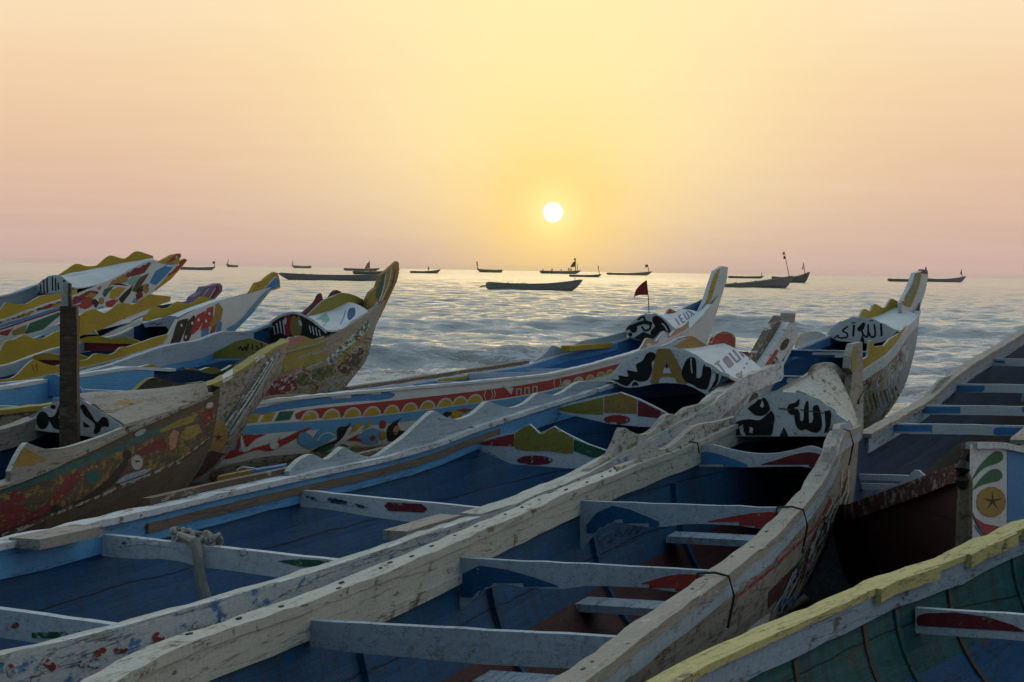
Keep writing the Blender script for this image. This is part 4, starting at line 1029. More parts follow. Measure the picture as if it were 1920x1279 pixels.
K.strake(1, ('lightblue', .2), 5, 24.3, -.002, .14).build(); K.strake(-1, ('lightblue', .2), 5, 24.3, -.002, .14).build()
K.splash(1, [(1000, 676), (1012, 668), (1022, 660), (1030, 650), (1036, 648), (1048, 653), (1062, 655), (1080, 643), (1100, 637), (1130, 632), (1172, 621)], ('greyblue', .12), edge='cream', name='splash_board').build()
P = K.splash(-1, [(1195, 660), (1205, 648), (1212, 635), (1222, 635), (1230, 640), (1238, 630), (1248, 622), (1256, 630), (1266, 618), (1280, 612), (1292, 600)], ('peach', .15, 'white'), edge='white', name='splash_board', sm=2)
P.paint(ell(1217, 647, 5, 4), ('white', .1), 3); P.paint([(1232, 645), (1240, 625), (1250, 622), (1252, 640)], ('white', .1), 4); P.build()
tK = K.tp
P = K.panel(tK, smooth([(1171, 622), (1182, 607), (1200, 594), (1216, 589), (1232, 590), (1250, 601), (1266, 617)], 3)+[(1255, 630), (1233, 640), (1205, 641), (1180, 632)], ('white', .1))
bk = ('black', .08)
P.stroke(smooth([(1174, 616), (1186, 612), (1198, 607), (1210, 604), (1222, 608)]), 7, bk, 4); P.stroke(smooth([(1196, 600), (1206, 594), (1210, 603)]), 4, bk, 4)
P.stroke(smooth([(1203, 612), (1210, 620), (1219, 616), (1218, 608), (1208, 606)]), 4, bk, 4); P.paint(ell(1188, 616, 7, 8), bk, 4); P.paint(ell(1182, 627, 4, 4), bk, 4)
P.paint([(1223, 595), (1232, 592), (1246, 602), (1256, 616), (1255, 624), (1244, 620), (1238, 622), (1229, 632), (1222, 634), (1220, 622), (1228, 612), (1224, 604)], bk, 4)
P.stroke(smooth([(1241, 606), (1247, 612), (1252, 621)]), 2.5, ('white', .1), 3); P.paint([(1188, 634), (1206, 622), (1222, 628), (1226, 638), (1205, 641)], ('dark', .1), 4); P.build()
dk = K.deck(tK, 2.0, .40, .04, ('white', .1), panel=P, ltop=[(1171, 624), (1195, 604), (1225, 592), (1260, 588), (1300, 582)]); letters(dk, (1263, 599), (8.6, -5.5), (8, 12), 'IEUX', ('purple', .3, 'white'), 2.2); dk.build()
P = K.splash(1, [(1243, 598), (1246, 588), (1252, 578), (1262, 582), (1266, 589), (1275, 586), (1284, 576), (1294, 576), (1300, 585)], ('yellow', .15), name='splash_board', sm=1); P.paint([(1240, 605), (1246, 574), (1266, 574), (1264, 605)], ('red', .1), 4); P.build()
P = K.slab([(1300, 640), (1300, 600), (1310, 583), (1320, 562), (1330, 530), (1338, 508), (1352, 499), (1362, 501), (1360, 522), (1348, 562), (1335, 605), (1326, 635), (1319, 650)], .08, ('white', .15, 'greywood'))
P.paint([(1321, 572), (1326, 560), (1340, 508), (1350, 503), (1343, 530), (1334, 560), (1325, 573)], ('yellow', .3, 'white'), 5)
P.stroke(smooth([(1345, 560), (1338, 585), (1328, 605), (1322, 630)]), 1.5, ('purple', .2), 4); P.stroke(smooth([(1338, 570), (1333, 590), (1325, 605)]), 1.5, ('ochre', .2), 4); P.build()
for l, r, bands in (((990, 692), (1118, 688), 1), ((880, 700), (1050, 697), 0), ((820, 715), (930, 714), 0)):
    P = K.thwart(l, r, ('white', .1), h=.17 if bands else .1, th=.07); P.build()
P = Part('thwart_block', K.root); a = K.gp(8.5, 1, -.12); 
P.box(K.gp(K.curtain(1100, 655, 1)[0], 1, -.10, .07), [K.d*1.35, K.l*.09, Vector((0, 0, .05))], ('yellow', .15)); P.build()
def plank(x0, y0, x1, y1, label, mat, th=.03, wd=.07, off=.05, boat=K):
    (t0, z0), (t1, z1) = boat.curtain(x0, y0, 1, off), boat.curtain(x1, y1, 1, off)
    a = boat.c(t0)+boat.l*(boat.w(t0)+off); b_ = boat.c(t1)+boat.l*(boat.w(t1)+off); a.z, b_.z = z0, z1
    P = Part('plank', None); n = 8; secs = []
    for i in range(n+1):
        p = a.lerp(b_, i/n); j = rng.normal(0, .004, 2)
        secs.append([p+boat.l*wd+Vector((0, 0, th+j[0])), p+boat.l*wd-Vector((0, 0, th)), p-boat.l*wd-Vector((0, 0, th)), p-boat.l*wd+Vector((0, 0, th+j[1]))])
    P.sweep(secs, mat); P.build(tagd=dict(label=label, cat='plank'))
plank(650, 729, 986, 679, 'long grey wooden pole resting along the far gunwale of the arch-painted boat', ('wood', .4, 'greywood'))
plank(812, 714, 872, 707, 'short yellow paddle blade lying on the far gunwale of the arch-painted boat', ('yellow', .3), .025, .12, .02)
P = Part('plank', None); q0 = at(483, 751, K.tip.y-K.d.y*K.curtain(483, 757, -1)[0]); q1 = at(575, 743, K.tip.y-K.d.y*K.curtain(575, 747, -1)[0])
P.tube([q0, (q0+q1)/2, q1], [.05, .06, .045], ('wood', .3), 6); P.build(tagd=dict(label='short brown stick lying at the left end of the arch-painted boat rail', cat='plank'))
tf = tK-.05
P = Part('flag_on_pole', None); f0, f1 = K.trans(1218, 592, tf), K.trans(1212, 526, tf)
rt = root('flag', (f0.x, f0.y, f0.z), 0, 'small red triangular flag on a thin bent pole above the arch-painted boat', 'flag')
P = Part('pole', rt); P.tube([f0-Vector((0, 0, .2)), f0.lerp(f1, .5)+Vector((.01, 0, 0)), f1], .009, ('dark', .1), 6); P.build()
P = Part('cloth', rt); px = smooth([(1212.5, 525), (1203, 532), (1193, 543), (1190, 552), (1189, 559), (1192, 555), (1203, 553), (1215, 553)], 3)
P.plate([K.trans(x, y, tf) for x, y in px], K.d, .012, ('red', .1)); P.build()

# ---------------- boat behind, right: calligraphy panel, yellow scallops, tall prow
Nb = Boat('pirogue', 'tall-prowed pirogue right of centre with ringed pattern on its side and neat black Arabic lettering', (1722, 600, 46), 23, 21, .90, 7.0, .65, panel=(1552, 1682, 625),
          left=[(1300, 760), (1400, 700), (1480, 660), (1550, 632), ('t', 4.0, 2.25), ('t', 1.5, 2.6), ('t', 0, 2.9)],
          right=[(1560, 735), (1605, 706), (1640, 682), (1680, 648), (1700, 615), ('t', .8, 2.6), ('t', 0, 2.9)],
          stem=[(1733, 540), (1715, 600), (1707, 640), (1700, 690), (1680, 745), (1655, 780), (1630, 805)])
h = Nb.hull(('greyblue', .35, 'ochre'), ('deepblue', .15), floor=('deepblue', .2), flare=.62)
h.paint([(1612, 700), (1650, 680), (1690, 640), (1706, 620), (1706, 700), (1690, 745), (1660, 775), (1620, 800)], ('peach', .75, 'greywood'), 7)
h.paint([(1612, 705), (1640, 700), (1640, 770), (1618, 800)], ('greyblue', .7, 'olive'), 6)
for cx, cy, rx, ry in ((1673, 700, 8, 20), (1688, 688, 6, 18), (1700, 668, 5, 20), (1664, 715, 6, 24), (1694, 655, 4, 16), (1682, 715, 6, 22)):
    e_ = ell(cx, cy, rx, ry, .12, 18); h.stroke(e_+[e_[0]], 1.8, ('cream', .2), 4); e_ = ell(cx, cy, rx*.5, ry*.55, .12, 14); h.stroke(e_+[e_[0]], 1.3, ('white', .2), 4)
for x, y in ((1624, 700), (1657, 672), (1677, 655)): h.paint([(x-9, y+4), (x-3, y-6), (x+6, y-8), (x+3, y+2), (x-6, y+8)], ('red', .3), 4)
for x, y in ((1636, 698), (1668, 662), (1645, 688)): h.paint(ell(x, y, 5, 4, -.6), ('blue', .3), 4)
for k in range(46):
    u = rng.uniform(0, 1); x = np.interp(u, [0, 1], [1615, 1700]); y = np.interp(u, [0, 1], [705, 622])+rng.uniform(2, 45); a = rng.uniform(-.4, .4); r_ = rng.uniform(6, 16)
    h.stroke(smooth([(x, y), (x+3+a*r_, y+r_*.6), (x-2, y+r_*1.2)], 2), rng.uniform(1.2, 2.6), (('cream', .3), ('ochre', .4), ('greyblue', .3), ('darkred', .4), ('olive', .4), ('white', .3))[k % 6], 4)
for k in range(9): h.stroke([(1622+k*7, 740+(-k*2)), (1630+k*7, 770-k*3)], 2, (('cream', .3), ('olive', .3), ('black', .2))[k % 3], 4)
for k in range(5): h.stroke([(1660+k*4, 770-k*6), (1650+k*5, 795-k*8)], 2, (('ochre', .3), ('cream', .3))[k % 2], 4)
h.build()
Nb.rail(1, ('white', .2), 3.0, 20.9, wd=.12, h=.04).build(); Nb.rail(-1, ('white', .25, 'lightblue'), .8, 20.9, wd=.13, h=.04).build()
Nb.strake(1, ('blue', .15), 3.5, 20.8, -.002, .15).build(); Nb.strake(-1, ('white', .3), 1.2, 20.8, -.0, .16, inside=False, name='rubbing_strake').build()
tN = Nb.tp
P = Nb.panel(tN, smooth([(1550, 630), (1562, 615), (1580, 602), (1602, 596), (1626, 597), (1655, 607), (1682, 621)], 3)+[(1672, 632), (1655, 641), (1636, 645), (1605, 642), (1575, 640)], ('white', .1))
bk = ('black', .05); S = P.stroke
S([(1564, 634), (1572, 628), (1571, 632), (1577, 634)], 2.5, bk, 3); S(smooth([(1577, 634), (1588, 632), (1588, 625), (1580, 620), (1590, 612)]), 3, bk, 3); S([(1601, 609), (1600, 631)], 4, bk, 3); S([(1597, 606), (1604, 605)], 2, bk, 3)
S(smooth([(1608, 618), (1613, 612), (1620, 606), (1618, 616), (1609, 620)]), 3.5, bk, 3); S(smooth([(1614, 616), (1620, 629), (1627, 630), (1628, 608)]), 3.5, bk, 3); S(smooth([(1628, 622), (1634, 632), (1641, 628), (1639, 608)]), 3.5, bk, 3); S([(1652, 607), (1653, 630)], 4, bk, 3)
S([(1631, 602), (1634, 600), (1637, 602), (1640, 599)], 1.6, bk, 3); P.paint([(1612, 642), (1617, 626), (1622, 644)], bk, 3); P.build()
dk = Nb.deck(tN, 1.3, .42, .04, ('white', .08), panel=P, ltop=[(1552, 630), (1590, 610), (1622, 600), (1650, 590), (1675, 577), (1692, 566)]); dk.build()
P = Nb.splash(1, [(1602, 600), (1610, 590), (1614, 581), (1620, 579), (1628, 584), (1632, 574), (1638, 570), (1647, 575), (1656, 577), (1663, 566), (1668, 560), (1676, 563), (1688, 570)], ('yellow', .15), name='splash_board', sm=2); P.build()
P = Nb.splash(-1, [(1605, 695), (1612, 678), (1628, 668), (1630, 640), (1636, 638), (1640, 650), (1658, 648), (1668, 636), (1682, 628), (1692, 618), (1700, 610)], ('yellow', .2), edge='cream', name='splash_board', sm=1); P.build()
P = Nb.splash(1, [(1490, 645), (1500, 628), (1515, 622), (1530, 622), (1545, 628)], ('white', .15), edge='yellow', name='splash_board'); P.build()
P = Nb.slab([(1690, 625), (1688, 590), (1686, 568), (1697, 548), (1706, 528), (1712, 512), (1722, 509), (1729, 506), (1735, 509), (1737, 518), (1732, 545), (1722, 575), (1712, 610), (1706, 640), (1700, 620)], .08, ('white', .22, 'wood'))
P.paint([(1688, 566), (1702, 548), (1712, 530), (1716, 514), (1727, 514), (1722, 540), (1712, 565), (1706, 576), (1694, 572)], ('olive', .2, 'white'), 5); P.stroke(smooth([(1700, 565), (1712, 545), (1720, 515)]), 2, ('lightblue', .2), 4); P.build()
P = Nb.slab([(1722, 512), (1727, 505), (1735, 507), (1736, 514)], .10, ('brown', .3), name='prow_cap'); P.build()
for l, r, w0, w1 in (((1484, 656), (1640, 660), 1522, 1586), ((1432, 704), (1560, 708), 1475, 1530)):
    P = Nb.thwart(l, r, ('deepblue', .15), h=.12, th=.07); P.paint([(w0, l[1]+1), (w1, l[1]+2), (w1, l[1]+16), (w0, l[1]+14)], ('white', .15), 5); P.build()
    P2 = Nb.thwart((l[0], l[1]-1.3), (r[0], r[1]-1.3), ('white', .1), h=.02, th=.09, name='thwart_cap'); P2.build()
P = Nb.slab([(1536, 640), (1541, 618), (1551, 603), (1554, 589), (1572, 590), (1570, 605), (1561, 618), (1558, 640)], .09, ('greywood', .3, 'yellow'), name='mooring_bitt', off=.86)
P.build()

# ---------------- left cluster: brown weathered boat in front
F = Boat('pirogue', 'weathered brown patterned pirogue at lower left with bare wooden foredeck', (405, 742, 24), 13, 13.5, .84, 6, .6, panel=(58, 228, 790),
         left=[(0, 812), (60, 788), (110, 770), ('t', 3.0, 1.95), ('t', 0, 2.05)],
         right=[(0, 918), (60, 894), (115, 868), (170, 845), (230, 815), (300, 785), (360, 757), ('t', .3, 1.93), ('t', 0, 2.05)],
         stem=[(404, 760), (400, 800), (392, 835), (370, 880), (340, 920), (300, 960)], lift=0)
h = F.hull(('brown', .35, 'wood'), ('navy', .2, 'brown', 1, .4), floor=('brown', .3), flare=.6)
h.paint([(0, 925), (120, 878), (240, 828), (330, 788), (395, 757), (400, 790), (380, 832), (330, 868), (250, 900), (120, 960), (0, 1000)], ('ochre', .78, 'brown'), 9)
h.paint([(0, 910), (100, 880), (200, 842), (300, 800), (380, 775), (380, 782), (300, 812), (200, 856), (100, 895), (0, 928)], ('teal', .35, 'brown'), 7)
h.paint([(0, 965), (30, 945), (60, 960), (90, 940), (125, 895), (150, 885), (138, 912), (100, 950), (60, 985), (25, 1005), (0, 1010)], ('darkred', .35, 'ochre'), 7)
h.paint([(0, 942), (20, 935), (30, 950), (15, 962), (0, 960)], ('darkred', .3, 'ochre'), 6)
h.paint(ell(174, 894, 12, 15, .2), ('teal', .3, 'brown'), 5); h.paint(ell(105, 955, 11, 9), ('black', .3), 5); h.paint(ell(30, 932, 13, 12), ('darkred', .3), 5)
h.paint([(135, 945), (160, 930), (200, 900), (232, 862), (240, 868), (215, 905), (175, 935), (150, 952)], ('dark', .35, 'brown'), 5)
h.paint(ell(238, 853, 8, 9), ('black', .3), 4); h.paint(ell(256, 867, 6, 9), ('dark', .3), 4); e_ = ell(256, 867, 10, 13); h.stroke(e_+[e_[0]], 2, ('cream', .4), 4)
h.paint([(255, 850), (270, 838), (285, 830), (300, 820), (310, 828), (312, 842), (290, 845), (265, 852)], ('darkred', .3, 'ochre'), 5)
h.paint([(215, 905), (235, 890), (270, 880), (285, 878), (262, 895), (230, 910)], ('greyblue', .4, 'ochre'), 5)
h.paint([(335, 820), (350, 800), (372, 795), (378, 810), (350, 826)], ('olive', .5, 'ochre'), 5); h.paint([(315, 820), (325, 805), (335, 810), (328, 840), (318, 845)], ('peach', .5, 'ochre'), 5)
h.stroke(smooth([(0, 1000), (60, 975), (130, 945), (200, 915), (270, 890), (340, 862), (390, 825)]), 2, ('dark', .3, 'brown'), 5)
h.stroke(smooth([(0, 1004), (60, 982), (130, 952), (200, 925), (280, 890), (350, 860)]), 5, ('cream', .75, 'brown'), 5)
h.stroke(smooth([(0, 1012), (80, 975), (160, 940), (240, 905), (330, 865), (392, 820)]), 2, ('cream', .6, 'brown'), 5)
h.paint([(370, 778), (392, 762), (400, 765), (398, 790), (385, 800)], ('darkred', .4, 'ochre'), 4); h.paint(ell(392, 760, 8, 5, -.5), ('cream', .3), 4)
h.paint([(298, 806), (340, 785), (372, 775), (360, 792), (320, 805), (300, 812)], ('olive', .4, 'ochre'), 5)
h.paint([(230, 835), (262, 812), (300, 800), (290, 812), (255, 830), (240, 838)], ('teal', .3, 'ochre'), 5)
h.paint(ell(262, 811, 12, 5, -.5), ('greyblue', .3), 4); h.paint([(330, 930), (360, 895), (385, 850), (394, 835), (388, 870), (360, 915)], ('teal', .6, 'brown'), 5)
h.build()
F.rail(1, ('greywood', .35, 'wood'), 3.2, 13.4, wd=.12, h=.04).build(); F.rail(-1, ('greywood', .45, 'brown'), .3, 13.4, wd=.12, h=.035).build()
F.strake(1, ('greywood', .3, 'wood'), 3.4, 13.3, -.002, .16).build()
P = F.splash(-1, [(20, 884), (32, 858), (48, 832), (56, 832), (72, 838), (90, 842), (120, 840), (150, 832), (200, 815), (235, 800)], ('greywood', .3, 'wood'), edge='cream', th=.045, sm=2, name='splash_board')
P.paint([(22, 874), (46, 840), (58, 846), (88, 862), (60, 872)], ('ochre', .2), 5); P.paint([(90, 872), (120, 858), (155, 862), (130, 880), (96, 884)], ('ochre', .2), 5); P.build()
P = F.splash(-1, [(0, 905), (10, 880), (18, 868), (30, 875), (50, 880), (90, 885), (110, 890)], ('ochre', .25, 'cream'), edge='cream', th=.04, sm=1, name='splash_board', bot=-.12)
P.build() if False else None
tF = F.tp
P = F.panel(tF, smooth([(58, 788), (72, 775), (95, 760), (120, 747), (145, 746), (170, 758), (200, 778), (232, 800)], 3)+[(210, 806), (180, 820), (150, 816), (120, 812), (95, 810), (66, 806)], ('white', .22, 'wood'))
bk = ('black', .12, 'wood'); P.paint(ell(80, 788, 12, 17), bk, 5); P.paint([(88, 782), (102, 780), (110, 762), (116, 758), (125, 780), (130, 800), (128, 808), (104, 804), (96, 795)], bk, 5)
P.paint([(112, 775), (115, 784), (110, 784)], ('white', .1), 3); P.paint([(150, 762), (158, 758), (170, 775), (182, 792), (192, 782), (202, 786), (204, 800), (192, 800), (185, 812), (176, 812), (178, 795), (160, 780)], bk, 5); P.paint(ell(100, 763, 5, 4), bk, 4)
P.paint([(156, 790), (170, 800), (158, 802)], bk, 4); P.build()
dk = F.deck(tF, .35, .40, .10, ('greywood', .30, 'wood'), panel=P)
dk.paint([(190, 770), (235, 745), (270, 752), (230, 765), (210, 775)], ('ochre', .6, 'greywood'), 5); dk.paint(ell(245, 758, 5, 2), 'brown', 3); dk.paint(ell(345, 753, 6, 2), 'brown', 3); dk.build()
P = F.splash(1, [(205, 762), (225, 748), (250, 728), (268, 712), (285, 707), (300, 711), (330, 718), (355, 718), (375, 715)], ('dark', .3, 'olive'), edge='olive', th=.05, sm=2, name='splash_board'); P.build()
P = Part('mooring_post', None)
ta = tF+.30; pc = F.trans(134, 800, ta); pt_ = F.trans(130, 574, ta); pb = pc.copy(); pb.z = F.zk(ta)+.1
hw = 15/4000*pc.y
rt = root('mooring_post', (pb.x, pb.y, pb.z), 0, 'upright dark timber post with a pale split peg on top, standing in the brown boat', 'post')
P = Part('timber', rt); secs = []
for k in range(9):
    p = pb.lerp(pt_, k/8); a = hw*(1.28-.28*k/8); j = rng.normal(0, .004, 4)
    secs.append([p+Vector((a+j[0], -a*.8, 0)), p+Vector((a, a*.8, 0)), p+Vector((-a+j[1], a*.8, 0)), p+Vector((-a, -a*.8, 0))])
P.sweep(secs, ('brown', .45, 'wood')); P.build()
P = Part('peg', rt); z0 = pt_.z; k_ = pt_.y/4000
P.plate([pt_+Vector((x*k_, 0, z*k_)) for x, z in ((-15, -1), (-12, 22), (-10, 42), (-2, 44), (0, 30), (3, 12), (4, -1))], (0, 1, 0), hw*1.1, ('cream', .25, 'wood')); P.build()
P = Part('peg_splinter', rt); P.plate([pt_+Vector((x*k_, -.02, z*k_)) for x, z in ((0, -1), (0, 44), (4, 42), (4, 20), (7, -1))], (0, 1, 0), hw*.8, ('brown', .3)); P.build()

# ---------------- blue boat behind it with sunflower on the stem
E2 = Boat('pirogue', 'sky blue lined pirogue with yellow and white banded rail, sunflower near stem', (533, 640, 30), 16.5, 16, .84, 5, .6,
          left=[(0, 730), (80, 717), (150, 706), (240, 692), (330, 698), (400, 706), ('t', 2.2, 2.05), ('t', 0, 2.38)],
          right=[(390, 730), (430, 712), (460, 692), (490, 672), (515, 655), ('t', .3, 2.3), ('t', 0, 2.38)],
          stem=[(535, 650), (520, 685), (500, 720), (470, 765), (440, 800), (415, 845), (385, 885), (360, 920)])
h = E2.hull(('greywood', .5, 'brown'), ('navy', .25, 'brown', 1, .3), floor=('navy', .3), flare=.62)
for k, (a, mt) in enumerate(((0, ('greyblue', .4, 'white')), (8, ('green', .3)), (16, ('white', .3)), (24, ('black', .3)), (32, ('white', .4)), (40, ('green', .35)))):
    h.stroke(smooth([(522-a*.6, 662+a*.5), (500-a*.6, 700+a*.4), (478-a*.7, 740+a*.3), (452-a*.7, 780+a*.2), (430-a*.6, 815)]), 5.5, mt, 5)
h.stroke(smooth([(478, 700), (455, 745), (435, 790), (420, 810)]), 6, ('purple', .5, 'greyblue'), 5)
h.paint(ell(409, 818, 17, 30, .25), ('ochre', .25), 5); h.paint(star(409, 820, 11, 5, .25), 'dark', 3)
h.paint([(380, 850), (398, 845), (420, 850), (400, 875), (380, 890), (360, 900)], ('maroon', .3), 5); h.build()
E2.rail(1, ('white', .10), 2.5, 15.9, wd=.11, h=.04).build(); 
g = E2.rail(-1, ('olive', .2), .2, 15.9, wd=.15, h=.05); g.paint([(478, 672), (496, 665), (498, 690), (482, 700)], ('white', .15), 4); g.paint([(416, 705), (436, 692), (438, 715), (418, 725)], ('white', .15), 4); g.build()
E2.strake(1, ('lightblue', .1), 3.0, 15.8, -.002, .32).build(); E2.strake(-1, ('lightblue', .1), 3, 15.8, -.002, .2).build()
P = E2.splash(1, [(236, 692), (255, 688), (278, 683), (290, 688), (305, 696), (320, 700)], ('olive', .15), edge='white', sm=2, lift=.0, name='splash_board'); P.build()
P = E2.splash(1, [(345, 703), (362, 697), (385, 689), (400, 690), (415, 698), (430, 705)], ('olive', .15), edge='white', sm=2, name='splash_board'); P.build()
for l, r in (((100, 727), (255, 734)), ((-70, 757), (78, 764)), ((-120, 775), (75, 772))): P = E2.thwart(l, r, ('white', .08), h=.10, th=.06); P.build()
P = E2.panel(E2.curtain(80, 715, 1)[0], [(80, 712), (88, 704), (104, 702), (122, 710), (150, 725), (160, 742), (80, 742)], ('lightblue', .1), name='bulkhead_board'); P.build()

# ---------------- boat with striped dark board and tall green-yellow prow
E = Boat('pirogue', 'pirogue with tall green and yellow prow, red fins and a striped dark name board', (722, 560, 46), 20, 20, .92, 7.5, .65, panel=(499, 613, 625),
         left=[(100, 715), (200, 690), (290, 657), (330, 648), (365, 645), (400, 628), (430, 624), (455, 629), (480, 620), (500, 608), ('t', 4.2, 2.2), ('t', 0, 2.75)],
         right=[(300, 765), (400, 715), (500, 672), (560, 655), (600, 645), (650, 615), (690, 590), ('t', .4, 2.65), ('t', 0, 2.75)],
         stem=[(742, 520), (728, 560), (705, 600), (690, 640), (682, 680), (662, 705), (638, 735), (600, 765)])
h = E.hull(('greywood', .3, 'olive'), ('deepblue', .2, 'brown', 1, .3), floor=('deepblue', .2), flare=.62)
h.paint([(530, 690), (560, 668), (610, 650), (680, 610), (690, 640), (680, 680), (640, 733), (600, 740), (520, 748)], ('olive', .75, 'greywood'), 8)
h.paint([(612, 674), (640, 647), (690, 600), (694, 614), (650, 657), (618, 686)], ('green', .65, 'white'), 5); h.paint([(560, 704), (600, 688), (628, 682), (630, 700), (600, 716), (560, 725)], ('green', .6, 'ochre'), 5); h.paint([(600, 730), (625, 705), (655, 705), (640, 733), (610, 742)], ('greyblue', .6, 'olive'), 5)
h.paint([(488, 745), (505, 720), (530, 705), (560, 698), (560, 715), (545, 735), (520, 745)], ('darkred', .45, 'white'), 6)
h.paint([(632, 670), (680, 630), (676, 645), (634, 685)], ('olive', .05), 5); h.stroke([(630, 668), (680, 628)], 1.8, ('cream', .1), 4); h.stroke([(634, 688), (678, 646)], 1.8, ('cream', .1), 4)
h.paint([(632, 688), (680, 645), (684, 652), (676, 680), (655, 700), (640, 700)], ('maroon', .45, 'cream'), 6)
h.stroke([(525, 708), (560, 690), (600, 672)], 4, ('pink', .4, 'white'), 5); h.stroke([(527, 714), (565, 695), (604, 677)], 2, ('cream', .3), 5)
for k in range(64):
    x = rng.uniform(525, 690); y = np.interp(x, [525, 620, 690], [700, 668, 625])+rng.uniform(0, 1)*np.interp(x, [525, 620, 640, 690], [40, 75, 80, 20]); a = rng.uniform(0, 6.28); r_ = rng.uniform(4, 9); w_ = rng.uniform(1.2, 2.6)
    h.stroke([(x+r_*math.cos(a+q)*(1+.4*q), y+r_*math.sin(a+q)) for q in np.linspace(0, 2.2, 6)], w_, (('green', .45, 'olive'), ('cream', .5, 'greywood'), ('darkred', .4, 'greywood'), ('ochre', .5, 'greywood'), ('greyblue', .4, 'olive'))[k % 5], 4)
h.build()
P = E.splash(-1, [(532, 660), (536, 640), (545, 632), (553, 632), (558, 630), (570, 630), (585, 636), (600, 634), (612, 628)], ('olive', .2), edge='greywood', name='splash_board', bot=-.35, sm=2)
P.paint([(534, 652), (536, 636), (550, 630), (575, 632), (565, 640), (550, 648)], ('pink', .3), 4); P.build()
E.rail(1, ('greyblue', .2, 'white'), 3.5, 19.9, wd=.12, h=.05).build(); E.rail(-1, ('greywood', .35, 'olive'), .8, 19.9, wd=.11, h=.04).build()
E.strake(1, ('greyblue', .15, 'white'), 5, 19.8, -.002, .30).build(); E.strake(1, ('lightblue', .2), 5, 19.8, -.303, .32, name='inner_strake').build()
tE = E.tp
P = E.panel(tE, smooth([(498, 625), (505, 608), (520, 596), (540, 588), (558, 588), (580, 598), (600, 613), (614, 625)], 3)+[(606, 640), (580, 634), (550, 640), (520, 642), (502, 642)], ('dark', .1, 'green'))
P.paint(ell(540, 610, 8, 22), ('red', .15), 4); P.paint(ell(551, 612, 7, 21), ('ochre', .15), 4); P.paint(ell(560, 612, 6, 20), ('olive', .15), 4)
for x, y0, y1 in ((513, 612, 628), (519, 606, 626), (525, 602, 625), (531, 600, 628), (580, 610, 624), (586, 612, 628), (592, 614, 630), (598, 618, 630)): P.stroke([(x, y0), (x+3, y1)], 2.2, ('white', .15), 3)
P.stroke(smooth([(504, 622), (508, 614), (514, 612)]), 2, ('white', .1), 3); P.paint(ell(563, 606, 3, 6, -.3), ('white', .1), 3); P.paint(ell(535, 602, 2.5, 7, .1), ('white', .1), 3)
e_ = smooth([(500, 622), (507, 607), (522, 596), (541, 589), (558, 589), (580, 599), (600, 614), (612, 625)]); P.stroke(e_, 2, ('white', .1), 4); P.build()
dk = E.deck(tE, 1.4, .55, .05, ('white', .12, 'lightblue'), panel=P, ltop=[(499, 627), (540, 608), (585, 598), (620, 582), (650, 567), (675, 557)])
dk.stroke(smooth([(655, 580), (664, 578), (665, 590), (655, 600), (652, 590), (655, 580)]), 1.5, ('deepblue', .1), 3); dk.stroke(smooth([(648, 582), (644, 596), (638, 608)]), 1.8, ('blue', .2), 3); dk.paint([(590, 600), (612, 586), (618, 600), (600, 622)], ('mint', .4, 'white'), 5); dk.build()
P = E.splash(1, [(570, 595), (590, 575), (605, 562), (620, 556), (640, 549), (665, 555), (690, 570)], ('olive', .15, 'yellow'), edge='white', sm=2, name='splash_board'); P.build()
P = E.splash(1, [(562, 588), (575, 578), (588, 565), (594, 552), (600, 549), (601, 560), (606, 569), (612, 560), (620, 548), (627, 543), (636, 548), (646, 555)], ('darkred', .15), edge='dark', th=.05, sm=1, inset=-.06, name='fin_board'); P.build()
P = E.slab([(684, 590), (686, 560), (692, 548), (704, 538), (712, 515), (722, 508), (738, 494), (742, 490), (745, 494), (745, 512), (741, 528), (728, 556), (712, 590), (700, 612), (690, 625)], .08, ('ochre', .35, 'greywood'))
P.paint([(704, 555), (708, 530), (716, 516), (724, 509), (721, 528), (714, 552), (709, 563)], ('green', .1), 4); P.paint([(690, 566), (697, 550), (703, 544), (701, 560), (694, 574)], ('olive', .2), 4)
P.stroke(smooth([(724, 508), (719, 540), (711, 565)]), 1.8, ('white', .1), 3); P.stroke(smooth([(734, 500), (729, 530), (716, 562), (704, 590)]), 1.8, ('white', .1), 3); P.stroke(smooth([(741, 505), (735, 535), (720, 565), (706, 600)]), 2.2, ('darkred', .4), 3)
P.paint([(690, 590), (706, 566), (712, 570), (700, 600), (690, 615)], ('white', .3, 'greyblue'), 4); P.build()
tb = E.curtain(395, 655, 1)[0]
P = E.panel(tb, [(388, 668), (420, 652), (442, 640), (470, 634), (500, 645), (520, 655), (520, 672), (388, 672)], ('olive', .2), name='bulkhead_board')
for pl in ([(446, 656), (452, 650), (455, 658), (460, 650), (462, 658), (466, 644)], [(473, 644), (474, 655)], [(480, 648), (484, 654), (480, 656)], [(490, 642), (492, 654), (498, 654)]): P.stroke(pl, 2.5, 'black', 3)
P.build()

# ---------------- yellow scalloped boats further left
Dd = Boat('pirogue', 'pirogue with yellow swan-necked prow and blue, red and black stripes on its white bow', (505, 545, 52), 24, 22, .95, 7.5, .65, panel=(265, 340, 615),
          left=[(0, 690), (100, 655), (170, 640), (230, 628), (290, 610), ('t', 4.5, 2.2), ('t', 0, 2.9)],
          right=[(0, 724), (60, 712), (117, 700), (200, 680), (250, 665), (300, 650), (316, 642), (326, 598), (350, 588), (400, 567), ('t', .5, 2.8), ('t', 0, 2.9)],
          stem=[(521, 540), (500, 552), (480, 578), (455, 605), (432, 628), (405, 645), (360, 668)])
h = Dd.hull(('white', .1, 'greyblue'), ('navy', .15), floor=('navy', .2), flare=.6)
for x, y in ((205, 686), (270, 668)): 
    h.paint([(x-22, y+6), (x-12, y-4), (x-4, y), (x, y-7), (x+8, y-9), (x+12, y-3), (x+22, y-12), (x+18, y-1), (x, y+6)], ('lightblue', .1), 4)
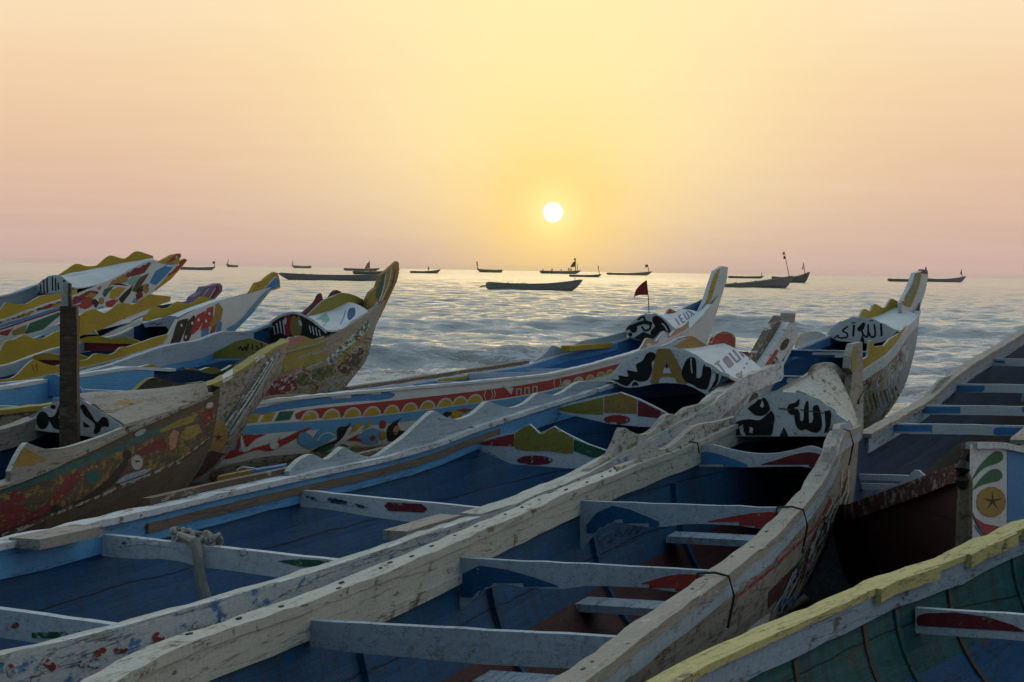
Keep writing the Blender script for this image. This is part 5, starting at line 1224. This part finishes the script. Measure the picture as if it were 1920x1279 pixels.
for x, y in ((163, 700), (222, 684), (243, 678), (292, 658), (30, 730), (80, 722)): h.paint(ell(x, y, 10, 5, -.25), ('yellow', .1), 4)
for x, y in ((50, 732), (110, 722)): h.paint([(x-18, y+4), (x-8, y-6), (x+4, y-8), (x+16, y-8), (x+8, y), (x-4, y+5)], ('lightblue', .15), 4)
h.stroke([(150, 714), (220, 699), (290, 678), (315, 664)], 3, ('green', .2), 5); h.stroke([(225, 693), (280, 678)], 3, ('darkred', .2), 5)
h.paint([(318, 648), (332, 604), (338, 600), (353, 597), (347, 618), (338, 640), (324, 658)], ('black', .1), 5); h.paint([(343, 636), (352, 602), (364, 590), (367, 600), (360, 625), (350, 645)], ('dark', .1, 'green'), 5)
h.paint([(356, 628), (368, 592), (385, 582), (382, 600), (372, 618), (360, 628)], ('red', .1), 5); h.paint([(375, 620), (384, 590), (388, 578), (400, 574), (399, 596), (390, 615)], ('red', .1), 5)
h.paint([(392, 610), (402, 590), (404, 570), (410, 568), (418, 580), (414, 600), (400, 618)], ('ochre', .15), 5)
h.paint([(377, 640), (378, 618), (392, 614), (390, 634)], ('blue', .15), 4); h.paint([(392, 628), (398, 612), (406, 608), (402, 624)], ('red', .15), 4); h.paint([(404, 626), (408, 600), (416, 604), (414, 622)], ('blue', .15), 4)
h.paint([(425, 616), (450, 600), (480, 565), (500, 545), (515, 538), (505, 552), (480, 580), (455, 606), (432, 625)], ('lightblue', .2), 5)
for x, y in ((340, 610), (360, 606), (372, 600), (392, 588), (348, 632), (386, 602)): h.paint(ell(x, y, 2, 3), ('white', .1), 3)
h.build()
Dd.rail(-1, ('cream', .1), 5, 21.9, wd=.08, h=.03).build(); Dd.rail(1, ('cream', .1), 5, 21.9, wd=.1, h=.03).build(); Dd.strake(1, ('greyblue', .15), 5, 21.8, -.002, .2).build()
P = Dd.splash(-1, [(0, 712), (20, 710), (35, 700), (50, 684), (62, 675), (70, 675), (85, 682), (105, 686), (120, 682)], ('yellow', .12), edge='cream', sm=2, bot=-.02, name='splash_board'); P.stroke([(60, 684), (64, 697)], 1.5, 'brown', 3); P.stroke([(68, 682), (70, 697)], 1.5, 'brown', 3); P.build()
P = Dd.splash(-1, [(120, 682), (150, 676), (165, 674), (176, 664), (190, 663), (205, 665), (217, 660), (226, 651), (240, 650), (270, 640), (286, 634), (314, 627)], ('yellow', .12), edge='cream', sm=2, bot=-.02, name='splash_board'); P.build()
tD = Dd.tp

P = Dd.splash(1, [(268, 595), (278, 585), (288, 574), (300, 578), (312, 577), (322, 570), (333, 565), (345, 569), (358, 568), (368, 560), (376, 556), (386, 558), (405, 564)], ('yellow', .12), edge='ochre', sm=2, bot=-.1, name='splash_board'); P.build()
P = Dd.panel(tD, smooth([(270, 606), (300, 598), (320, 592), (332, 596), (334, 602)], 2)+[(326, 608), (322, 625), (312, 612), (290, 612), (272, 614)], ('greyblue', .15), name='name_board'); P.stroke([(280, 608), (290, 606), (296, 609), (305, 604)], 1.5, 'black', 3); P.build()
Dd.deck(tD, 1.9, .55, .05, ('white', .08, 'greyblue'), wf=.99, panel=P, ltop=[(266, 612), (318, 593), (340, 585), (370, 575), (402, 565)]).build()
P = Dd.slab([(402, 640), (398, 600), (402, 566), (412, 564), (428, 567), (448, 565), (462, 556), (472, 540), (478, 530), (490, 527), (500, 518), (512, 510), (518, 512), (522, 525), (523, 540), (505, 546), (488, 564), (470, 584), (452, 604), (432, 626)], .08, ('yellow', .12))
P.paint([(425, 622), (440, 598), (465, 574), (485, 550), (500, 535), (518, 517), (522, 540), (505, 546), (488, 564), (470, 584), (452, 604), (432, 626)], ('white', .1), 5)
P.paint([(432, 622), (445, 600), (470, 575), (490, 548), (505, 532), (519, 520), (522, 538), (504, 545), (486, 565), (468, 585), (450, 606)], ('blue', .35, 'white'), 5); P.stroke(smooth([(466, 578), (482, 556), (492, 545)]), 4, ('darkred', .2), 4)
for a in (0, 6, 12): P.stroke([(416+a, 570), (424+a*.6, 588)], 1.5, 'brown', 3)
P.stroke([(482, 533), (486, 538)], 1.5, 'brown', 3); P.build()
for l, r in (((150, 636), (250, 640)), ((60, 668), (150, 672))):
    t = Dd.curtain(l[0], l[1], 1)[0]; P = Dd.panel(t, [(l[0], l[1]), (l[0]+15, l[1]-5), (l[0]+35, l[1]-6), (l[0]+60, l[1]-1), (l[0]+88, l[1]-4), (l[0]+120, l[1]+6), (l[0]+120, l[1]+10), (l[0]+60, l[1]+8), (l[0], l[1]+6)], ('yellow', .12), name='bulkhead_board'); P.build()
    P = Dd.panel(t-.06, [(l[0], l[1]+5), (l[0]+60, l[1]+7), (l[0]+110, l[1]+10), (l[0]+80, l[1]+22), (l[0], l[1]+22)], ('darkred', .2), name='bulkhead_board'); P.build()

Cc = Boat('pirogue', 'white pirogue with rusty yellow scallops and thin Arabic strip among the left boats', (392, 560, 57), 25, 21, .92, 8, .65, panel=(70, 184, 627),
          left=[(0, 655), (60, 640), (100, 620), ('t', 5, 2.0), ('t', 0, 2.5)],
          right=[(0, 690), (60, 672), (120, 655), (180, 640), (230, 615), (290, 592), (320, 580), ('t', 1, 2.3), ('t', 0, 2.5)],
          stem=[(408, 545), (398, 560), (380, 580), (350, 610)])
h = Cc.hull(('white', .15, 'greyblue'), ('navy', .15), floor=('navy', .2), flare=.6); h.build()
Cc.rail(-1, ('white', .15), 1.5, 20.9, wd=.1, h=.04).build(); Cc.rail(1, ('greyblue', .15), 5, 20.9, wd=.12, h=.05).build()
P = Cc.splash(-1, [(0, 660), (10, 640), (25, 637), (45, 628), (60, 634), (80, 635), (95, 628), (112, 620), (150, 622)], ('yellow', .12), edge='cream', sm=2, name='splash_board'); P.build()
P = Cc.splash(-1, [(150, 592), (165, 583), (180, 580), (195, 588), (210, 580), (222, 570), (235, 568), (250, 571), (265, 562), (280, 552), (292, 553), (320, 556)], ('yellow', .2, 'brown'), edge='ochre', sm=2, bot=.22, name='splash_board'); P.build()
tC = Cc.tp
P = Cc.panel(tC, smooth([(60, 632), (100, 612), (140, 596), (150, 595), (165, 605), (180, 622), (184, 627)], 2)+[(150, 628), (100, 632)], ('white', .1)); P.stroke([(104, 610), (110, 605), (112, 612)], 2, 'black', 3); P.stroke([(154, 604), (151, 616)], 4, 'black', 3); P.build()
dk = Cc.deck(tC, 3.2, .62, .25, ('white', .1, 'greyblue'), panel=P)
dk.stroke(smooth([(172, 608), (178, 604), (176, 610), (190, 608), (202, 600), (212, 603), (206, 594)]), 1.8, 'black', 3); dk.stroke([(216, 592), (222, 600)], 3, 'black', 3); dk.stroke([(226, 590), (234, 598)], 4, 'black', 3)
dk.stroke([(188, 625), (230, 608)], 2.2, 'black', 3); dk.stroke([(245, 603), (275, 590)], 2.2, ('darkred', .1), 3); dk.build()
P = Cc.slab([(340, 585), (352, 570), (358, 557), (372, 548), (378, 538), (395, 535), (406, 531), (411, 536), (411, 546), (396, 562), (380, 575), (360, 590)], .2, ('purple', .15, 'pink'))
P.paint([(380, 570), (400, 545), (408, 533), (412, 546), (396, 562)], ('darkred', .1), 4); P.stroke([(388, 566), (404, 540)], 1.5, ('white', .1), 3); P.stroke([(392, 540), (380, 555)], 1, ('white', .1), 3); P.build()

A = Boat('pirogue', 'tallest far-left pirogue with long white foredeck, yellow scallops and flower-painted forked bow', (330, 512, 62), 24, 22, .98, 8.5, .65, panel=(66, 138, 548),
         left=[(0, 560), (40, 547), (70, 535), (100, 528), ('t', 5, 3.05), ('t', 2, 3.45), ('t', 0, 3.4)],
         right=[(0, 604), (40, 588), (90, 570), (140, 556), (200, 530), (250, 503), (285, 488), ('t', .5, 3.35), ('t', 0, 3.4)],
         stem=[(338, 500), (318, 524), (290, 545), (262, 567), (235, 585), (200, 610)])
h = A.hull(('white', .08), ('navy', .15), floor=('navy', .2), flare=.6)
h.paint([(0, 598), (40, 584), (90, 568), (130, 556), (130, 566), (90, 580), (60, 590), (30, 600), (0, 610)], ('cream', .1), 6)
for x, y in ((38, 590), (95, 572)):
    h.paint([(x-26, y+10), (x-18, y-1), (x-4, y-7), (x+12, y-9), (x+26, y-6), (x+14, y-2), (x+4, y+4), (x-10, y+8)], ('darkred', .1, 'dark'), 4); h.paint([(x-26, y+12), (x-20, y+1), (x-14, y-1), (x-16, y+8)], ('black', .1), 4)
    h.paint([(x+2, y+2), (x+14, y-4), (x+26, y-6), (x+16, y+2), (x+4, y+6)], ('ochre', .1), 4)
h.paint(ell(0, 600, 6, 7), 'black', 4); h.paint(ell(70, 578, 3, 4), ('darkred', .1), 3); h.stroke([(0, 612), (60, 594), (115, 576), (170, 560)], 5, ('blue', .1), 5); h.stroke([(0, 618), (60, 598), (115, 580), (175, 566)], 3, ('darkred', .1), 5)
h.paint([(0, 622), (20, 617), (26, 612), (14, 630), (0, 628)], ('red', .1), 4); h.paint([(22, 620), (50, 608), (48, 624), (24, 630)], ('ochre', .1), 4); h.paint([(46, 625), (56, 606), (112, 585), (112, 592), (80, 618), (50, 626)], ('green', .1), 4)
h.paint([(130, 575), (138, 558), (152, 548), (172, 545), (185, 548), (176, 556), (160, 560), (145, 568)], ('darkred', .15, 'ochre'), 4); h.paint([(158, 556), (170, 548), (182, 552), (174, 560)], ('ochre', .1), 4); h.paint(ell(186, 539, 4, 5), ('pink', .1), 3)
h.paint([(148, 577), (154, 562), (166, 556), (178, 562), (172, 574), (160, 580)], ('red', .1), 4); h.paint([(170, 566), (178, 560), (186, 568), (180, 578)], ('black', .1), 4); h.paint(ell(190, 564, 5, 7), ('ochre', .1), 4); h.paint([(184, 576), (192, 572), (198, 584), (186, 586)], ('mint', .1), 4)
h.paint([(198, 566), (210, 562), (222, 562), (208, 578), (198, 574)], ('red', .1), 4); h.paint([(192, 552), (196, 542), (214, 536), (204, 548), (196, 558)], ('green', .1), 4); h.paint([(205, 558), (208, 544), (222, 538), (236, 540), (224, 554), (214, 562)], ('yellow', .1), 4); h.paint([(222, 560), (236, 546), (250, 534), (244, 550), (228, 570)], ('black', .15, 'purple'), 4)
h.paint([(206, 534), (222, 530), (242, 536), (226, 535)], 'black', 3); h.paint([(200, 540), (225, 508), (250, 497), (246, 512), (236, 530), (214, 532)], ('ochre', .1), 5)
h.paint([(234, 520), (250, 497), (280, 484), (286, 490), (270, 512), (250, 518)], ('darkred', .15), 5); h.paint([(236, 528), (246, 520), (264, 516), (254, 532), (246, 536)], ('mint', .15), 4); h.paint([(246, 545), (262, 520), (280, 512), (268, 530), (255, 548)], ('brown', .2, 'wood'), 4)
h.paint([(254, 545), (266, 535), (280, 532), (270, 545), (258, 552)], ('black', .1), 4); h.paint(ell(273, 541, 6, 9), ('ochre', .1), 4); h.paint([(254, 552), (266, 545), (268, 556), (256, 564)], ('darkred', .1), 4); h.paint([(248, 568), (252, 558), (260, 566), (254, 570)], ('lightblue', .1), 4)
h.paint([(280, 530), (292, 508), (320, 492), (330, 494), (312, 515), (292, 535)], ('blue', .15), 5)
h.build()
A.rail(-1, ('white', .08), 1.2, 21.9, wd=.1, h=.04).build(); A.rail(1, ('greyblue', .08), 5, 21.9, wd=.14, h=.05).build(); A.strake(1, ('greyblue', .1), 5, 21.8, -.002, .4).build()
P = A.splash(-1, [(0, 583), (10, 568), (25, 570), (50, 570), (75, 555), (100, 552), (125, 547), (145, 542)], ('yellow', .08), edge='cream', sm=2, name='splash_board'); P.build()
P = A.splash(1, [(108, 516), (125, 505), (138, 496), (146, 495), (160, 499), (180, 498), (192, 488), (205, 479), (220, 483), (234, 485), (246, 476), (256, 471), (270, 475), (285, 480)], ('yellow', .08), edge='ochre', sm=2, name='splash_board'); P.build()
P = A.panel(A.tp, smooth([(68, 550), (72, 533), (85, 522), (100, 516), (112, 517), (125, 526), (134, 540)], 2)+[(120, 547), (95, 551)], ('white', .08))
for x, y0, y1 in ((76, 533, 548), (82, 525, 550), (88, 521, 549), (98, 519, 545), (104, 522, 546), (109, 530, 543)): P.stroke([(x, y0), (x+1, y1)], 2.6, 'black', 3)
P.stroke(smooth([(72, 545), (76, 550), (88, 550)]), 2.5, 'black', 3); P.paint(ell(120, 527, 2, 3), 'navy', 3); P.build()
dk = A.deck(A.tp, 1.2, .55, .04, ('white', .06, 'lightblue'), panel=P, ltop=[(66, 550), (90, 532), (112, 520), (130, 514), (180, 506), (240, 494), (285, 484)]); dk.build()
P = A.slab([(270, 520), (286, 492), (300, 489), (320, 478), (336, 475), (338, 480), (333, 489), (338, 488), (345, 485), (349, 488), (338, 502), (318, 524), (290, 545)], .08, ('yellow', .1))
P.paint([(310, 494), (330, 477), (339, 475), (338, 481), (325, 490)], ('red', .1), 4); P.paint([(312, 520), (325, 500), (345, 486), (349, 489), (330, 510)], ('red', .1), 4); P.paint([(280, 520), (300, 500), (325, 492), (328, 500), (300, 530), (284, 538)], ('blue', .15, 'white'), 5)
P.paint(ell(331, 482, 2, 2.4), 'white', 3); P.paint(ell(334, 496, 2, 2.4), 'white', 3); P.build()

# ---------------- gear lying between the boats
rt = root('float_block', at(455, 905, 25), 0, 'yellow and blue painted timber block lying behind the blue boat rail', 'block'); rt.location.z = 1.0
P = Part('float_block', rt); c0, c1, c2 = at(410, 908, 23), at(475, 895, 23.3), at(535, 885, 23.6)
P.box((c0+c1)/2, [(c1-c0)/2, Vector((0, .14, 0)), Vector((0, 0, .09))], ('ochre', .15)); P.box((c1+c2)/2, [(c2-c1)/2, Vector((0, .14, 0)), Vector((0, 0, .085))], ('blue', .15)); P.name = 'painted_timber'; P.build()
P = Part('white_hoop', rt); P.tube([at(440, 898, 23.1), at(446, 880, 23.1), at(455, 876, 23.1), at(475, 878, 23.2), at(492, 884, 23.3)], .012, ('white', .1), 6); P.build()

# ------------------------------------------------------------------ sea haze
HZ = True
if HZ:
    P = Part('haze', None)
    V = [(x, y, z) for x in (-4200, 4200) for y in (-60, 7300) for z in (-6, 11.5)]
    mt = bpy.data.materials.new('haze'); mt.use_nodes = True; nt = mt.node_tree; nt.nodes.clear()
    v_ = nt.nodes.new('ShaderNodeVolumePrincipled'); o_n = nt.nodes.new('ShaderNodeOutputMaterial'); nt.links.new(v_.outputs[0], o_n.inputs['Volume'])
    v_.inputs['Color'].default_value = (.95, .93, .90, 1); v_.inputs['Density'].default_value = .00004; v_.inputs['Anisotropy'].default_value = .85
    P.add(V, [(0, 1, 3, 2), (4, 6, 7, 5), (0, 4, 5, 1), (2, 3, 7, 6), (0, 2, 6, 4), (1, 5, 7, 3)], mt)
    o = P.build(); o['kind'] = 'stuff'; o['label'] = 'thin sea haze'
